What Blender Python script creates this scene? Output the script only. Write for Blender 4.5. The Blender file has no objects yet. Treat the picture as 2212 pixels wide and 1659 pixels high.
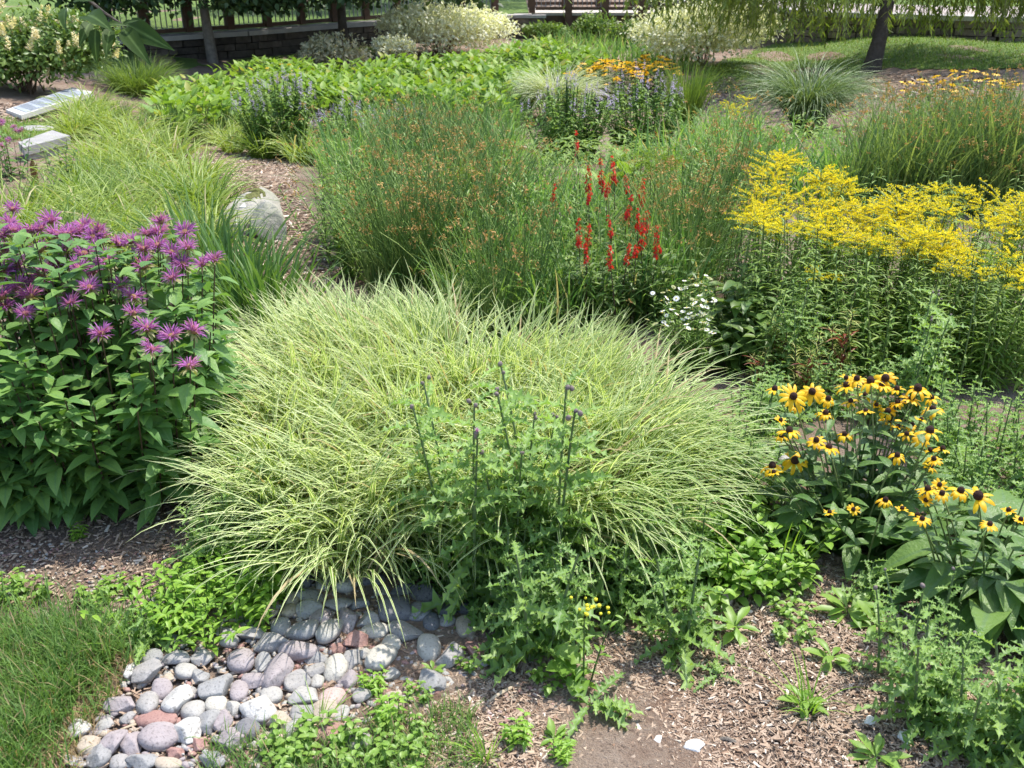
import bpy, math, random
import numpy as np

# ------------------------------------------------------------------ camera, sky, sun, exposure
scene = bpy.context.scene
COL = scene.collection
rad = math.radians
H, PITCH, FPX = 1.75, 24.0, 2171.0          # eye height, downward tilt, focal length in sheet pixels (2212 x 1659)
CX, CY = 1106.0, 829.5
cam_d = bpy.data.cameras.new("camera"); cam = bpy.data.objects.new("camera", cam_d); COL.objects.link(cam)
cam.location = (0, 0, H); cam.rotation_euler = (rad(90 - PITCH), 0, 0)
cam_d.sensor_width = 36.0; cam_d.lens = 36.0 * FPX / 2212.0
cam_d.clip_start = 0.05; cam_d.clip_end = 3000
cam_d.dof.use_dof = True; cam_d.dof.focus_distance = 3.6; cam_d.dof.aperture_fstop = 9.0
scene.camera = cam
SUN_EL, SUN_AZ = 65.0, 46.0                 # elevation; degrees right of straight ahead
w = bpy.data.worlds.new("World"); scene.world = w; w.use_nodes = True
nt = w.node_tree; nt.nodes.clear()
sky = nt.nodes.new("ShaderNodeTexSky"); sky.sky_type = 'NISHITA'; sky.sun_disc = False
sky.sun_elevation = rad(SUN_EL); sky.sun_rotation = rad(SUN_AZ); sky.dust_density = 1.6; sky.air_density = 1.0
bg = nt.nodes.new("ShaderNodeBackground"); bg.inputs[1].default_value = 0.15
wo = nt.nodes.new("ShaderNodeOutputWorld")
nt.links.new(sky.outputs[0], bg.inputs[0]); nt.links.new(bg.outputs[0], wo.inputs[0])
sd = bpy.data.lights.new("sun", 'SUN'); sd.energy = 2.8; sd.angle = rad(0.6); sd.color = (1.0, 0.955, 0.88)
sun = bpy.data.objects.new("sun", sd); COL.objects.link(sun)
sun.rotation_euler = (rad(90 - SUN_EL), 0, rad(180 - SUN_AZ)); sun.location = (0, 0, 40)
vs = scene.view_settings; vs.view_transform = 'Standard'; vs.look = 'None'; vs.exposure = 1.15; vs.gamma = 1.0; vs.use_curve_mapping = False
cy = scene.cycles; cy.max_bounces = 7; cy.diffuse_bounces = 4; cy.glossy_bounces = 2; cy.transmission_bounces = 5
cy.transparent_max_bounces = 4; cy.caustics_reflective = False; cy.caustics_refractive = False
cy.use_denoising = True; cy.denoiser = 'OPENIMAGEDENOISE'; cy.sample_clamp_indirect = 6.0
rng = np.random.default_rng(11)
U = lambda a, b, n=None: rng.uniform(a, b, n)

# ------------------------------------------------------------------ terrain and the sheet <-> ground mapping
def sstep(a, b, x):
    t = np.clip((np.asarray(x, float) - a) / (b - a), 0, 1); return t * t * (3 - 2 * t)
def terr(x, y):
    x = np.asarray(x, float); y = np.asarray(y, float)
    e = ((x + .5) / 7.5) ** 2 + ((y - 20) / 13) ** 2
    z = -.45 * sstep(0, .6, 1 - e)
    z = z + .02 * np.sin(x * 1.7 + 1) * np.cos(y * 1.3) + .012 * np.sin(x * 4.1 + y * 2.3)
    z = z + .9 * sstep(34, 90, y) * sstep(-60, -4, -np.abs(x) * .2)
    return z
cP, sP = math.cos(rad(PITCH)), math.sin(rad(PITCH))
def G(px, py, dz=0.0):
    """world point seen at sheet pixel (px, py), at height dz over the terrain"""
    px = np.asarray(px, float); py = np.asarray(py, float)
    a = (px - CX) / FPX; b = (CY - py) / FPX
    dx, dy, dz_ = a, cP + b * sP, -sP + b * cP
    z = np.zeros_like(px) + dz
    for _ in range(14):
        t = (z - H) / np.minimum(dz_, -.02); x, y = dx * t, dy * t
        z = .5 * z + .5 * (terr(x, y) + dz)
    return np.stack([x, y, z], -1)
def Gz(px, py, dist):
    """world point on the ray of sheet pixel (px, py) at ground distance dist"""
    a = (px - CX) / FPX; b = (CY - py) / FPX
    t = dist / (cP + b * sP)
    return np.array([a * t, dist, H + (-sP + b * cP) * t])
def P(x, y, z):
    d = y * cP + (H - z) * sP
    return CX + FPX * x / d, CY + FPX * ((H - z) * cP - y * sP) / d
def inpoly(x, y, poly):
    p = np.asarray(poly, float); r = np.zeros(len(x), bool); n = len(p); j = n - 1
    for i in range(n):
        c = ((p[i, 1] > y) != (p[j, 1] > y)); dy = p[j, 1] - p[i, 1]
        dy = dy if abs(dy) > 1e-9 else 1e-9
        r ^= c & (x < (p[j, 0] - p[i, 0]) * (y - p[i, 1]) / dy + p[i, 0]); j = i
    return r
def sample(poly, n, dz=0., power=0., base=None):
    """n ground points whose picture at height dz falls inside the sheet polygon; power>0 thins with distance"""
    p = np.asarray(poly, float); g = G(p[:, 0], p[:, 1], dz)
    x0, y0 = g[:, :2].min(0); x1, y1 = g[:, :2].max(0); out = np.zeros((0, 3)); it = 0
    while len(out) < n and it < 60:
        it += 1; m = max(4 * n, 2000); x = U(x0, x1, m); y = U(y0, y1, m); z = terr(x, y)
        qx, qy = P(x, y, z + dz); k = inpoly(qx, qy, p)
        if base is not None: qx, qy = P(x, y, z); k &= inpoly(qx, qy, base)
        if power: k &= rng.random(m) < (y0 / y) ** power
        out = np.concatenate([out, np.stack([x, y, z], -1)[k]])
    return out[:n]

# ------------------------------------------------------------------ mesh building
class MB:
    def __init__(s): s.V = []; s.A = []; s.F = []; s.n = 0
    def add(s, V, F, A=None, mi=0):
        V = np.asarray(V, float).reshape(-1, 3); F = np.asarray(F, int)
        if F.ndim == 1: F = F.reshape(1, -1)
        A = np.zeros((len(V), 4)) if A is None else np.asarray(A, float).reshape(-1, 4)
        s.V.append(V); s.A.append(A); s.F.append((F + s.n, mi)); s.n += len(V)
    def mesh(s, name, mats, smooth=True):
        me = bpy.data.meshes.new(name)
        if s.n == 0: return me
        V = np.concatenate(s.V); A = np.concatenate(s.A)
        me.vertices.add(len(V)); me.vertices.foreach_set("co", V.astype(np.float32).ravel())
        lv = np.concatenate([f.ravel() for f, _ in s.F]); tot = np.concatenate([np.full(len(f), f.shape[1]) for f, _ in s.F])
        mi = np.concatenate([np.full(len(f), m) for f, m in s.F])
        me.loops.add(len(lv)); me.loops.foreach_set("vertex_index", lv.astype(np.int32))
        me.polygons.add(len(tot)); st = np.concatenate([[0], np.cumsum(tot)[:-1]])
        me.polygons.foreach_set("loop_start", st.astype(np.int32)); me.polygons.foreach_set("loop_total", tot.astype(np.int32))
        me.polygons.foreach_set("material_index", mi.astype(np.int32))
        me.polygons.foreach_set("use_smooth", np.full(len(tot), bool(smooth)))
        at = me.attributes.new("va", 'FLOAT_COLOR', 'POINT'); at.data.foreach_set("color", A.astype(np.float32).ravel())
        for m in (mats if isinstance(mats, (list, tuple)) else [mats]): me.materials.append(m)
        me.update(calc_edges=True); me.validate(); return me

def curves(base, az, L, lean, droop, segs=6, bend=0., pw=1.5):
    base = np.asarray(base, float); N = len(base); f = lambda v: np.broadcast_to(np.asarray(v, float), (N,))[:, None]
    s = np.linspace(0, 1, segs + 1)[None]
    th = f(lean) + f(droop) * s ** pw; a = f(az) + f(bend) * s
    tm = (th[:, 1:] + th[:, :-1]) / 2; am = (a[:, 1:] + a[:, :-1]) / 2; ds = f(L) / segs
    d = np.stack([np.sin(tm) * np.cos(am) * ds, np.sin(tm) * np.sin(am) * ds, np.cos(tm) * ds], -1)
    C = np.concatenate([np.zeros((N, 1, 3)), np.cumsum(d, 1)], 1) + base[:, None]
    T = np.stack([np.sin(th) * np.cos(a), np.sin(th) * np.sin(a), np.cos(th)], -1)
    S = np.stack([-np.sin(a), np.cos(a), 0 * a], -1)
    return C, T, S
def grid_faces(N, rows, cols):
    i = np.arange(rows - 1)[:, None] * cols + np.arange(cols - 1)[None]
    q = np.stack([i, i + 1, i + cols + 1, i + cols], -1).reshape(-1, 4)
    return (q[None] + (np.arange(N) * rows * cols)[:, None, None]).reshape(-1, 4)
def ribbons(mb, C, T, S, W, fold=.25, twist=0., rnd=None, mi=0, prof=None, cols=3):
    N, R = C.shape[:2]; s = np.linspace(0, 1, R)
    if prof is None: prof = (1 - s ** 2.4) * np.minimum(1, .55 + s * 2.2) + .03
    tw = np.broadcast_to(np.asarray(twist, float), (N,))[:, None] * s[None]
    B = np.cross(T, S); S2 = S * np.cos(tw)[..., None] + B * np.sin(tw)[..., None]; N2 = np.cross(S2, T)
    wv = (np.broadcast_to(np.asarray(W, float), (N,))[:, None] * prof[None] * .5)[..., None]
    if cols == 3: V = np.stack([C - S2 * wv, C + N2 * wv * fold * 2 * -1, C + S2 * wv], 2); u = np.array([1, 0, 1.])
    else: V = np.stack([C - S2 * wv, C + S2 * wv], 2); u = np.array([1, 1.])
    rnd = U(0, 1, N) if rnd is None else rnd
    A = np.zeros((N, R, cols, 4)); A[..., 0] = u; A[..., 1] = s[None, :, None]; A[..., 2] = rnd[:, None, None]; A[..., 3] = U(0, 1, N)[:, None, None]
    mb.add(V, grid_faces(N, R, cols), A, mi)
def tubes(mb, C, T, S, r0, r1, sides=4, rnd=None, mi=0):
    N, R = C.shape[:2]; B = np.cross(T, S); f = lambda v: np.broadcast_to(np.asarray(v, float), (N,))[:, None]
    s = np.linspace(0, 1, R)[None]; r = (f(r0) * (1 - s) + f(r1) * s)[..., None]
    a = np.linspace(0, 2 * np.pi, sides, endpoint=False)
    V = np.stack([C + (S * math.cos(t) + B * math.sin(t)) * r for t in a] + [C + S * r], 2)
    rnd = U(0, 1, N) if rnd is None else rnd
    A = np.zeros((N, R, sides + 1, 4)); A[..., 0] = .5; A[..., 1] = s[..., None]; A[..., 2] = rnd[:, None, None]
    mb.add(V, grid_faces(N, R, sides + 1), A, mi)
def path_tube(mb, pts, radii, sides=7, mi=0):
    pts = np.asarray(pts, float); T = np.gradient(pts, axis=0); T /= np.linalg.norm(T, axis=1)[:, None] + 1e-9
    up = np.array([0, 0, 1.]) if abs(T[0, 2]) < .9 else np.array([1., 0, 0]); S = np.cross(T, up); S /= np.linalg.norm(S, axis=1)[:, None] + 1e-9
    B = np.cross(T, S); r = np.asarray(radii, float)[:, None]
    V = np.stack([pts + (S * math.cos(t) + B * math.sin(t)) * r for t in np.linspace(0, 2 * np.pi, sides + 1)], 1)
    A = np.zeros(V.shape[:2] + (4,)); A[..., 1] = np.linspace(0, 1, len(pts))[:, None]; A[..., 2] = .5
    mb.add(V, grid_faces(1, len(pts), sides + 1), A, mi)
def norm(v): return v / (np.linalg.norm(v, axis=-1, keepdims=True) + 1e-9)
def place_tpl(mb, tpl, loc, d, up, size, rnd=None, mi=0, wide=1.):
    """copies of a template (x along d, z towards up) baked into mb"""
    V, F, A = tpl; loc = np.asarray(loc, float).reshape(-1, 3); N = len(loc)
    X = norm(np.broadcast_to(np.asarray(d, float), (N, 3))); Z = np.broadcast_to(np.asarray(up, float), (N, 3))
    Z = Z - X * (Z * X).sum(-1, keepdims=True); bad = np.linalg.norm(Z, axis=1) < 1e-4
    if bad.any(): Z = Z.copy(); Z[bad] = np.cross(X[bad], [1, .3, 0])
    Z = norm(Z); Y = np.cross(Z, X)
    sz = np.broadcast_to(np.asarray(size, float), (N,))[:, None, None]
    W = loc[:, None] + sz * (V[None, :, :1] * X[:, None] + wide * V[None, :, 1:2] * Y[:, None] + V[None, :, 2:] * Z[:, None])
    AA = np.repeat(A[None], N, 0).copy(); rnd = U(0, 1, N) if rnd is None else rnd
    AA[..., 2] = rnd[:, None]; AA[..., 3] = U(0, 1, N)[:, None]
    mb.add(W, (F[None] + (np.arange(N) * len(V))[:, None, None]).reshape(-1, F.shape[1]), AA, mi)
def leaf_tpl(rows=6, wmax=.4, shape='ovate', fold=.15, curl=.25, wave=0., petiole=0.):
    t = np.linspace(0, 1, rows + 1)
    pr = {'ovate': np.sin(np.pi * t ** .62) ** .9, 'lance': np.sin(np.pi * t ** .8) ** .85, 'obovate': np.sin(np.pi * t ** 1.5),
          'heart': np.where(t < .12, .62 + t * 2.6, np.cos((t - .12) / .88 * np.pi / 2) ** .8), 'oval': np.sin(np.pi * t) ** .6}[shape]
    h = wmax / 2 * np.abs(pr); z = -curl * t ** 2
    V = np.stack([np.stack([t, -h, z + fold * h * 2 + wave * np.sin(t * 17) * h], -1), np.stack([t, 0 * t, z], -1),
                  np.stack([t, h, z + fold * h * 2 + wave * np.cos(t * 15) * h], -1)], 1).reshape(-1, 3)
    V[:, 0] += petiole
    A = np.zeros((len(V), 4)); A[:, 0] = np.tile([1, 0, 1.], rows + 1); A[:, 1] = np.repeat(t, 3)
    return V, grid_faces(1, rows + 1, 3), A
def thistle_tpl(lobes=6, wmax=.36, ruf=.10, curl=.3):
    rows = lobes * 3 + 1; V = []; A = []
    for i in range(rows + 1):
        t = i / rows; env = math.sin(math.pi * min(1, t * .86 + .14)) ** .8
        k = i % 3; wd = (.26, 1.0, .50)[k] * env * wmax / 2; sweep = (.0, .055, .02)[k]; zz = (-.4, 1.0, -.2)[k] * ruf
        z = -curl * t ** 2
        if i == rows: wd = .002; sweep = 0; zz = 0
        V += [(t + sweep, -wd, z + zz * env * (1 if (i // 3) % 2 else -.6) + .05 * env), (t, 0, z), (t + sweep, wd, z + zz * env * (-.6 if (i // 3) % 2 else 1) + .05 * env)]
        A += [(1, t, 0, 0), (0, t, 0, 0), (1, t, 0, 0)]
    return np.array(V), grid_faces(1, rows + 1, 3), np.array(A)
def box(mb, c, sx, sy, sz, yaw=0., mi=0, r=None):
    """box with its base centre at c"""
    x, y = sx / 2, sy / 2; V = np.array([(-x, -y, 0), (x, -y, 0), (x, y, 0), (-x, y, 0), (-x, -y, sz), (x, -y, sz), (x, y, sz), (-x, y, sz)], float)
    ca, sa = math.cos(yaw), math.sin(yaw); V = np.stack([V[:, 0] * ca - V[:, 1] * sa, V[:, 0] * sa + V[:, 1] * ca, V[:, 2]], -1) + np.asarray(c, float)
    A = np.zeros((8, 4)); A[:, 2] = rng.random() if r is None else r; A[:, 3] = rng.random()
    mb.add(V, [(0, 3, 2, 1), (4, 5, 6, 7), (0, 1, 5, 4), (1, 2, 6, 5), (2, 3, 7, 6), (3, 0, 4, 7)], A, mi)
def icosphere(n):
    import bmesh
    bm = bmesh.new(); bmesh.ops.create_icosphere(bm, subdivisions=n, radius=1.0)
    V = np.array([v.co[:] for v in bm.verts]); F = np.array([[v.index for v in f.verts] for f in bm.faces]); bm.free(); return V, F
ICO = {n: icosphere(n) for n in (1, 2, 3, 4)}

# ------------------------------------------------------------------ things, parts, labels
REG = []
def thing(name, label, cat, loc, rz=0., group=None, tilt=None, sc=1.):
    o = bpy.data.objects.new(name, None); o.empty_display_size = .1; COL.objects.link(o)
    o.location = tuple(float(v) for v in loc); o.rotation_euler = (tilt[0], tilt[1], rz) if tilt else (0, 0, rz); o.scale = (sc,) * 3
    o["label"] = label; o["category"] = cat
    if group: o["group"] = group
    REG.append(o); return o
def solo(name, me, label, cat, loc=(0, 0, 0), rz=0., group=None, sc=1.):
    o = bpy.data.objects.new(name, me); COL.objects.link(o); o.location = tuple(float(v) for v in loc); o.rotation_euler = (0, 0, rz); o.scale = (sc,) * 3
    o["label"] = label; o["category"] = cat
    if group: o["group"] = group
    REG.append(o); return o
def part(name, me, parent, loc=(0, 0, 0), rot=(0, 0, 0), sc=1., label=None):
    o = bpy.data.objects.new(name, me); COL.objects.link(o); o.parent = parent
    o.location = tuple(float(v) for v in loc); o.rotation_euler = rot; o.scale = (sc,) * 3
    if label: o["label"] = label
    return o
def setting(name, me, kind='structure', label=None, cat=None):
    o = bpy.data.objects.new(name, me); COL.objects.link(o); o["kind"] = kind
    if label: o["label"] = label
    if cat: o["category"] = cat
    return o
ORD = "first second third fourth fifth sixth seventh eighth ninth tenth eleventh twelfth thirteenth fourteenth fifteenth sixteenth seventeenth eighteenth nineteenth twentieth".split()
NUM = "zero one two three four five six seven eight nine ten eleven twelve thirteen fourteen fifteen sixteen seventeen eighteen nineteen twenty".split()
def finish_labels():
    by = {}
    for o in REG: by.setdefault(o["label"], []).append(o)
    for lab, os_ in by.items():
        if len(os_) == 1 or (len(os_) > 20 and 'group' in os_[0].keys()): continue      # nothing tells these apart: one label, one group
        os_.sort(key=lambda o: P(*o.location)[0]); n = len(os_)
        for i, o in enumerate(os_):
            if i == 0: q = "leftmost"
            elif i == n - 1: q = "rightmost"
            else: q = (ORD[i] if i < 20 else str(i + 1) + "th") + " from left"
            o["label"] = "%s, %s of %s" % (lab, q, NUM[n] if n <= 20 else str(n))

def stem_parts(t, C, T, S, r0, r1, sides, mat):
    """a few stems are parts of their own; many are one part"""
    for m in stem_meshes(C, T, S, r0, r1, sides, mat): part("stem", m, t)
def stem_meshes(C, T, S, r0, r1, sides, mat):
    out = []
    for k in ([slice(None)] if len(C) > 4 else [slice(i, i + 1) for i in range(len(C))]):
        mb = MB(); tubes(mb, C[k], T[k], S[k], r0, r1, sides); out.append(mb.mesh("stem", mat))
    return out

# ------------------------------------------------------------------ materials
def nd(t, kind, **kw):
    n = t.nodes.new(kind)
    for k, v in kw.items(): setattr(n, k, v)
    return n
def mat_base(name):
    m = bpy.data.materials.new(name); m.use_nodes = True; t = m.node_tree; t.nodes.clear()
    out = nd(t, "ShaderNodeOutputMaterial"); return m, t, out
def mix(t, fac, a, b, mode='MIX'):
    n = nd(t, "ShaderNodeMix", data_type='RGBA', blend_type=mode)
    for i, v in ((0, fac), (6, a), (7, b)):
        if isinstance(v, (int, float)): n.inputs[i].default_value = v
        elif isinstance(v, (tuple, list)): n.inputs[i].default_value = (*v[:3], 1)
        else: t.links.new(v, n.inputs[i])
    return n.outputs[2]
def ramp(t, v, a, b, x=0., y=1.):
    n = nd(t, "ShaderNodeMapRange"); n.inputs[1].default_value = a; n.inputs[2].default_value = b; n.inputs[3].default_value = x; n.inputs[4].default_value = y
    t.links.new(v, n.inputs[0]); return n.outputs[0]
def noise(t, scale, detail=4, rough=.6, obj=True, dist=0.):
    c = nd(t, "ShaderNodeTexCoord"); n = nd(t, "ShaderNodeTexNoise"); n.inputs["Scale"].default_value = scale; n.inputs["Detail"].default_value = detail
    n.inputs["Roughness"].default_value = rough; n.inputs["Distortion"].default_value = dist
    t.links.new(c.outputs["Object" if obj else "Generated"], n.inputs["Vector"]); return n
FOLIAGE = (1.5, 1.27, 1.05)
def leaf_mat(name, c1, c2, trans=.32, rough=.45, edge=None, e0=.35, e1=.75, midrib=None, tip=None, t0=.8, dead=None, dead_share=.06, spec=.4, veins=0., tint=(1.28, 1.3, .62)):
    if max(c1) < .3 and trans >= .2: c1, c2 = [tuple(min(.5, v * f) for v, f in zip(c, FOLIAGE)) for c in (c1, c2)]
    m, t, out = mat_base(name); a = nd(t, "ShaderNodeAttribute", attribute_name="va"); s = nd(t, "ShaderNodeSeparateColor"); t.links.new(a.outputs["Color"], s.inputs[0])
    col = mix(t, s.outputs[2], c1, c2)
    if edge: col = mix(t, ramp(t, s.outputs[0], e0, e1), col, edge)
    if midrib: col = mix(t, ramp(t, s.outputs[0], 0, .22, 1, 0), col, midrib)
    if tip: col = mix(t, ramp(t, s.outputs[1], t0, 1.05), col, tip)
    if dead: col = mix(t, ramp(t, a.outputs["Alpha"], 1 - dead_share, 1 - dead_share + .01), col, dead)
    n = noise(t, 34, 2); col = mix(t, 1., col, mix(t, n.outputs[0], (.80, .83, .86), (1.2, 1.17, 1.14)), 'MULTIPLY')
    p = nd(t, "ShaderNodeBsdfPrincipled"); p.inputs["Roughness"].default_value = rough; p.inputs["Specular IOR Level"].default_value = spec
    tr = nd(t, "ShaderNodeBsdfTranslucent"); ms = nd(t, "ShaderNodeMixShader"); ms.inputs[0].default_value = trans
    t.links.new(col, p.inputs["Base Color"]); t.links.new(mix(t, 1., col, tint, 'MULTIPLY'), tr.inputs[0])
    if veins:
        b = nd(t, "ShaderNodeBump"); b.inputs["Strength"].default_value = veins; b.inputs["Distance"].default_value = .01
        n2 = noise(t, 90, 2); t.links.new(n2.outputs[0], b.inputs["Height"]); t.links.new(b.outputs[0], p.inputs["Normal"])
    t.links.new(p.outputs[0], ms.inputs[1]); t.links.new(tr.outputs[0], ms.inputs[2]); t.links.new(ms.outputs[0], out.inputs[0]); return m
def solid_mat(name, c1, c2=None, scale=8., rough=.8, bump=0., bscale=None, c3=None, spec=.3, metal=0., detail=5, rnd=False, speck=None, speck_scale=140.):
    m, t, out = mat_base(name); p = nd(t, "ShaderNodeBsdfPrincipled"); p.inputs["Roughness"].default_value = rough; p.inputs["Specular IOR Level"].default_value = spec; p.inputs["Metallic"].default_value = metal
    n = noise(t, scale, detail); col = mix(t, ramp(t, n.outputs[0], .32, .68), c1, c2 or c1)
    if c3: n3 = noise(t, scale * .23, 3); col = mix(t, ramp(t, n3.outputs[0], .45, .62), col, c3)
    if rnd:
        a = nd(t, "ShaderNodeAttribute", attribute_name="va"); s = nd(t, "ShaderNodeSeparateColor"); t.links.new(a.outputs["Color"], s.inputs[0])
        col = mix(t, 1., col, mix(t, s.outputs[2], (.62, .62, .62), (1.35, 1.32, 1.28)), 'MULTIPLY')
    if speck:
        n4 = noise(t, speck_scale, 2, .5); col = mix(t, ramp(t, n4.outputs[0], .56, .66), col, speck)
    t.links.new(col, p.inputs["Base Color"])
    if bump:
        b = nd(t, "ShaderNodeBump"); b.inputs["Strength"].default_value = bump; b.inputs["Distance"].default_value = .02
        n2 = noise(t, bscale or scale * 3, 6, .65); t.links.new(n2.outputs[0], b.inputs["Height"]); t.links.new(b.outputs[0], p.inputs["Normal"])
    t.links.new(p.outputs[0], out.inputs[0]); return m
# ------------------------------------------------------------------ the ground
def ground_mat():
    m, t, out = mat_base("mulch_soil"); p = nd(t, "ShaderNodeBsdfPrincipled"); p.inputs["Roughness"].default_value = .95; p.inputs["Specular IOR Level"].default_value = .15
    a = noise(t, 1.6, 5, .6); b = noise(t, 14, 6, .7); c = noise(t, 90, 4, .75)
    col = mix(t, ramp(t, a.outputs[0], .38, .62), (.22, .14, .098), (.33, .25, .19))
    col = mix(t, ramp(t, b.outputs[0], .45, .7), col, (.37, .29, .225))
    col = mix(t, ramp(t, c.outputs[0], .56, .72), col, (.45, .37, .30))
    col = mix(t, ramp(t, c.outputs[0], .44, .3), col, (.085, .058, .045))
    bm = nd(t, "ShaderNodeBump"); bm.inputs["Strength"].default_value = .9; bm.inputs["Distance"].default_value = .03
    t.links.new(c.outputs[0], bm.inputs["Height"]); t.links.new(bm.outputs[0], p.inputs["Normal"])
    t.links.new(col, p.inputs["Base Color"]); t.links.new(p.outputs[0], out.inputs[0]); return m
def sheet_grid(xs, ys, dz=0.):
    X, Y = np.meshgrid(xs, ys); Z = terr(X, Y) + dz
    return np.stack([X, Y, Z], -1).reshape(-1, 3), grid_faces(1, len(ys), len(xs))
q = np.linspace(-1, 1, 181); xs = np.sinh(q * 5.2) / math.sinh(5.2) * 900
ys = np.concatenate([np.linspace(-700, -12, 12), np.linspace(-10, 30, 240), 30 + np.sinh(np.linspace(.05, 5, 50)) / math.sinh(5) * 1600])
mb = MB(); V, F = sheet_grid(xs, ys); mb.add(V, F); setting("ground", mb.mesh("ground", ground_mat()))

def lawn_mat(name, c1, c2, c3):
    m, t, out = mat_base(name); p = nd(t, "ShaderNodeBsdfPrincipled"); p.inputs["Roughness"].default_value = .9; p.inputs["Specular IOR Level"].default_value = .1
    a = noise(t, .5, 4, .6); b = noise(t, 22, 5, .75)
    col = mix(t, ramp(t, a.outputs[0], .35, .65), c1, c2); col = mix(t, ramp(t, b.outputs[0], .5, .75), col, c3)
    col = mix(t, ramp(t, b.outputs[0], .45, .25), col, tuple(v * .45 for v in c1))
    bm = nd(t, "ShaderNodeBump"); bm.inputs["Strength"].default_value = .6; bm.inputs["Distance"].default_value = .04
    t.links.new(b.outputs[0], bm.inputs["Height"]); t.links.new(bm.outputs[0], p.inputs["Normal"])
    t.links.new(col, p.inputs["Base Color"]); t.links.new(p.outputs[0], out.inputs[0]); return m
def lawn_sheet(name, poly, step, mat, dz=.006, world=False):
    p = np.asarray(poly, float); g = p if world else G(p[:, 0], p[:, 1])[:, :2]
    x = np.arange(g[:, 0].min(), g[:, 0].max() + step, step); y = np.arange(g[:, 1].min(), g[:, 1].max() + step, step)
    V, F = sheet_grid(x, y, dz); c = V[F].mean(1); k = inpoly(c[:, 0], c[:, 1], g); F = F[k]
    u, inv = np.unique(F, return_inverse=True); mb = MB(); mb.add(V[u], inv.reshape(F.shape)); return setting(name, mb.mesh(name, mat))
M_LAWN = lawn_mat("lawn_green", (.10, .165, .04), (.135, .20, .05), (.21, .26, .09))
M_GRASS = leaf_mat("turf_blades", (.075, .15, .03), (.16, .27, .055), .3, .5, dead=(.38, .29, .15), dead_share=.08)
LAWN_R = [(1478, 205), (1505, 165), (1560, 132), (1640, 105), (1725, 80), (2400, 78), (2450, 150), (2120, 152), (2010, 150), (1930, 148), (1860, 150), (1860, 160), (1800, 178), (1700, 195), (1600, 198)]
lawn_sheet("lawn", LAWN_R, .15, M_LAWN)
lawn_sheet("lawn", [(-200, 262), (60, 258), (150, 252), (190, 262), (150, 285), (60, 300), (-200, 345)], .06, M_LAWN)
lawn_sheet("lawn", [(-300, 128), (340, 112), (640, 100), (850, 98), (820, 122), (640, 128), (480, 136), (300, 165), (-300, 175)], .2, M_LAWN)
gx, gy = np.linspace(-120, 120, 200), np.concatenate([np.linspace(24.9, 60, 60), np.linspace(61, 500, 80)])
WALL_L = [(-9.6, 17.6), (-7.1, 19.2), (-5.2, 20.9), (-3.64, 22.7), (-1.9, 24.3), (-.15, 25.15), (.42, 25.3)]
WALL_R = [(3.7, 25.3), (4.7, 23.2), (6.2, 20.8), (9.0, 19.5), (14, 18.9), (24, 18.6)]
def far_lawn(name, line, dz, xo):
    """turf behind a wall line, level with its top, running out to the far slope"""
    l = np.asarray(line); x = np.concatenate([[xo], l[:, 0], []]) if xo < l[0, 0] else np.concatenate([l[:, 0], [xo]])
    yl = np.interp(x, l[:, 0], l[:, 1]); xx = np.linspace(x.min(), x.max(), 120); y0 = np.interp(xx, l[:, 0], l[:, 1]) + .35
    s = np.concatenate([[0], np.linspace(.01, 1, 70) ** 2]); Y = y0[None] + s[:, None] * (420 - y0[None]); X = np.repeat(xx[None], len(s), 0)
    bl = sstep(1, 8, Y - y0[None]); Z = (1 - bl) * dz + bl * np.maximum(terr(X, Y) + .012, dz * (1 - sstep(0, 30, Y - y0)))
    mb = MB(); mb.add(np.stack([X, Y, Z], -1).reshape(-1, 3), grid_faces(1, len(s), len(xx))); return setting(name, mb.mesh(name, M_LAWN))
far_lawn("lawn", WALL_L, .0, -150.); far_lawn("lawn", WALL_R, .30, 150.)

def turf(name, poly, n, hmin, hmax, wd, power=0., segs=3, mat=M_GRASS, dz=0., thin=None):
    b = sample(poly, n, dz, power)
    if thin: b = b[rng.random(len(b)) < thin(b)]
    N = len(b); C, T, S = curves(b - [0, 0, .004], U(0, 6.28, N), U(hmin, hmax, N), U(0, .75, N), U(.1, 1.7, N), segs, U(-.9, .9, N))
    mb = MB(); ribbons(mb, C, T, S, U(.7, 1.2, N) * wd, 0, 0, cols=2); return setting(name, mb.mesh(name, mat), 'stuff')
LAWN_NEAR = [(-420, 1390), (60, 1365), (150, 1370), (215, 1385), (245, 1410), (240, 1440), (190, 1490), (130, 1560), (70, 1640), (20, 1760), (-420, 1900)]
LAWN_RIM = [(-420, 1325), (60, 1305), (170, 1310), (270, 1335), (315, 1380), (305, 1440), (265, 1490), (215, 1560), (170, 1630), (140, 1760), (-420, 1900)]
def patchy(b): return np.clip(1.25 - 1.6 * sstep(.2, 1.0, np.sin(b[:, 0] * 9 + 1) * np.cos(b[:, 1] * 11) + .9 * sstep(.0, .3, b[:, 0] + 1.02)), .12, 1)
def lawn_brown(b):
    return b
M_GRASS2 = leaf_mat("turf_blades_near", (.055, .145, .035), (.13, .25, .065), .36, .5, dead=(.42, .31, .17), dead_share=.09)
turf("turf_grass", LAWN_RIM, 3400, .04, .14, .0036, 0, 4, M_GRASS2)
M_STRAW = leaf_mat("dry_turf", (.36, .25, .13), (.50, .38, .22), .25, .7)
turf("turf_grass", LAWN_NEAR, 24000, .05, .14, .0036, 0, 4, M_GRASS2, 0, patchy)
turf("dry_turf", [(-420, 1560), (150, 1430), (280, 1400), (300, 1430), (215, 1560), (130, 1760), (-420, 1900)], 6000, .02, .06, .0028, 0, 3, M_STRAW)
turf("turf_grass", LAWN_R, 26000, .03, .075, .011, .3)
turf("turf_grass", [(-200, 262), (150, 252), (190, 262), (150, 285), (60, 300), (-200, 345)], 5000, .03, .07, .007)
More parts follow.
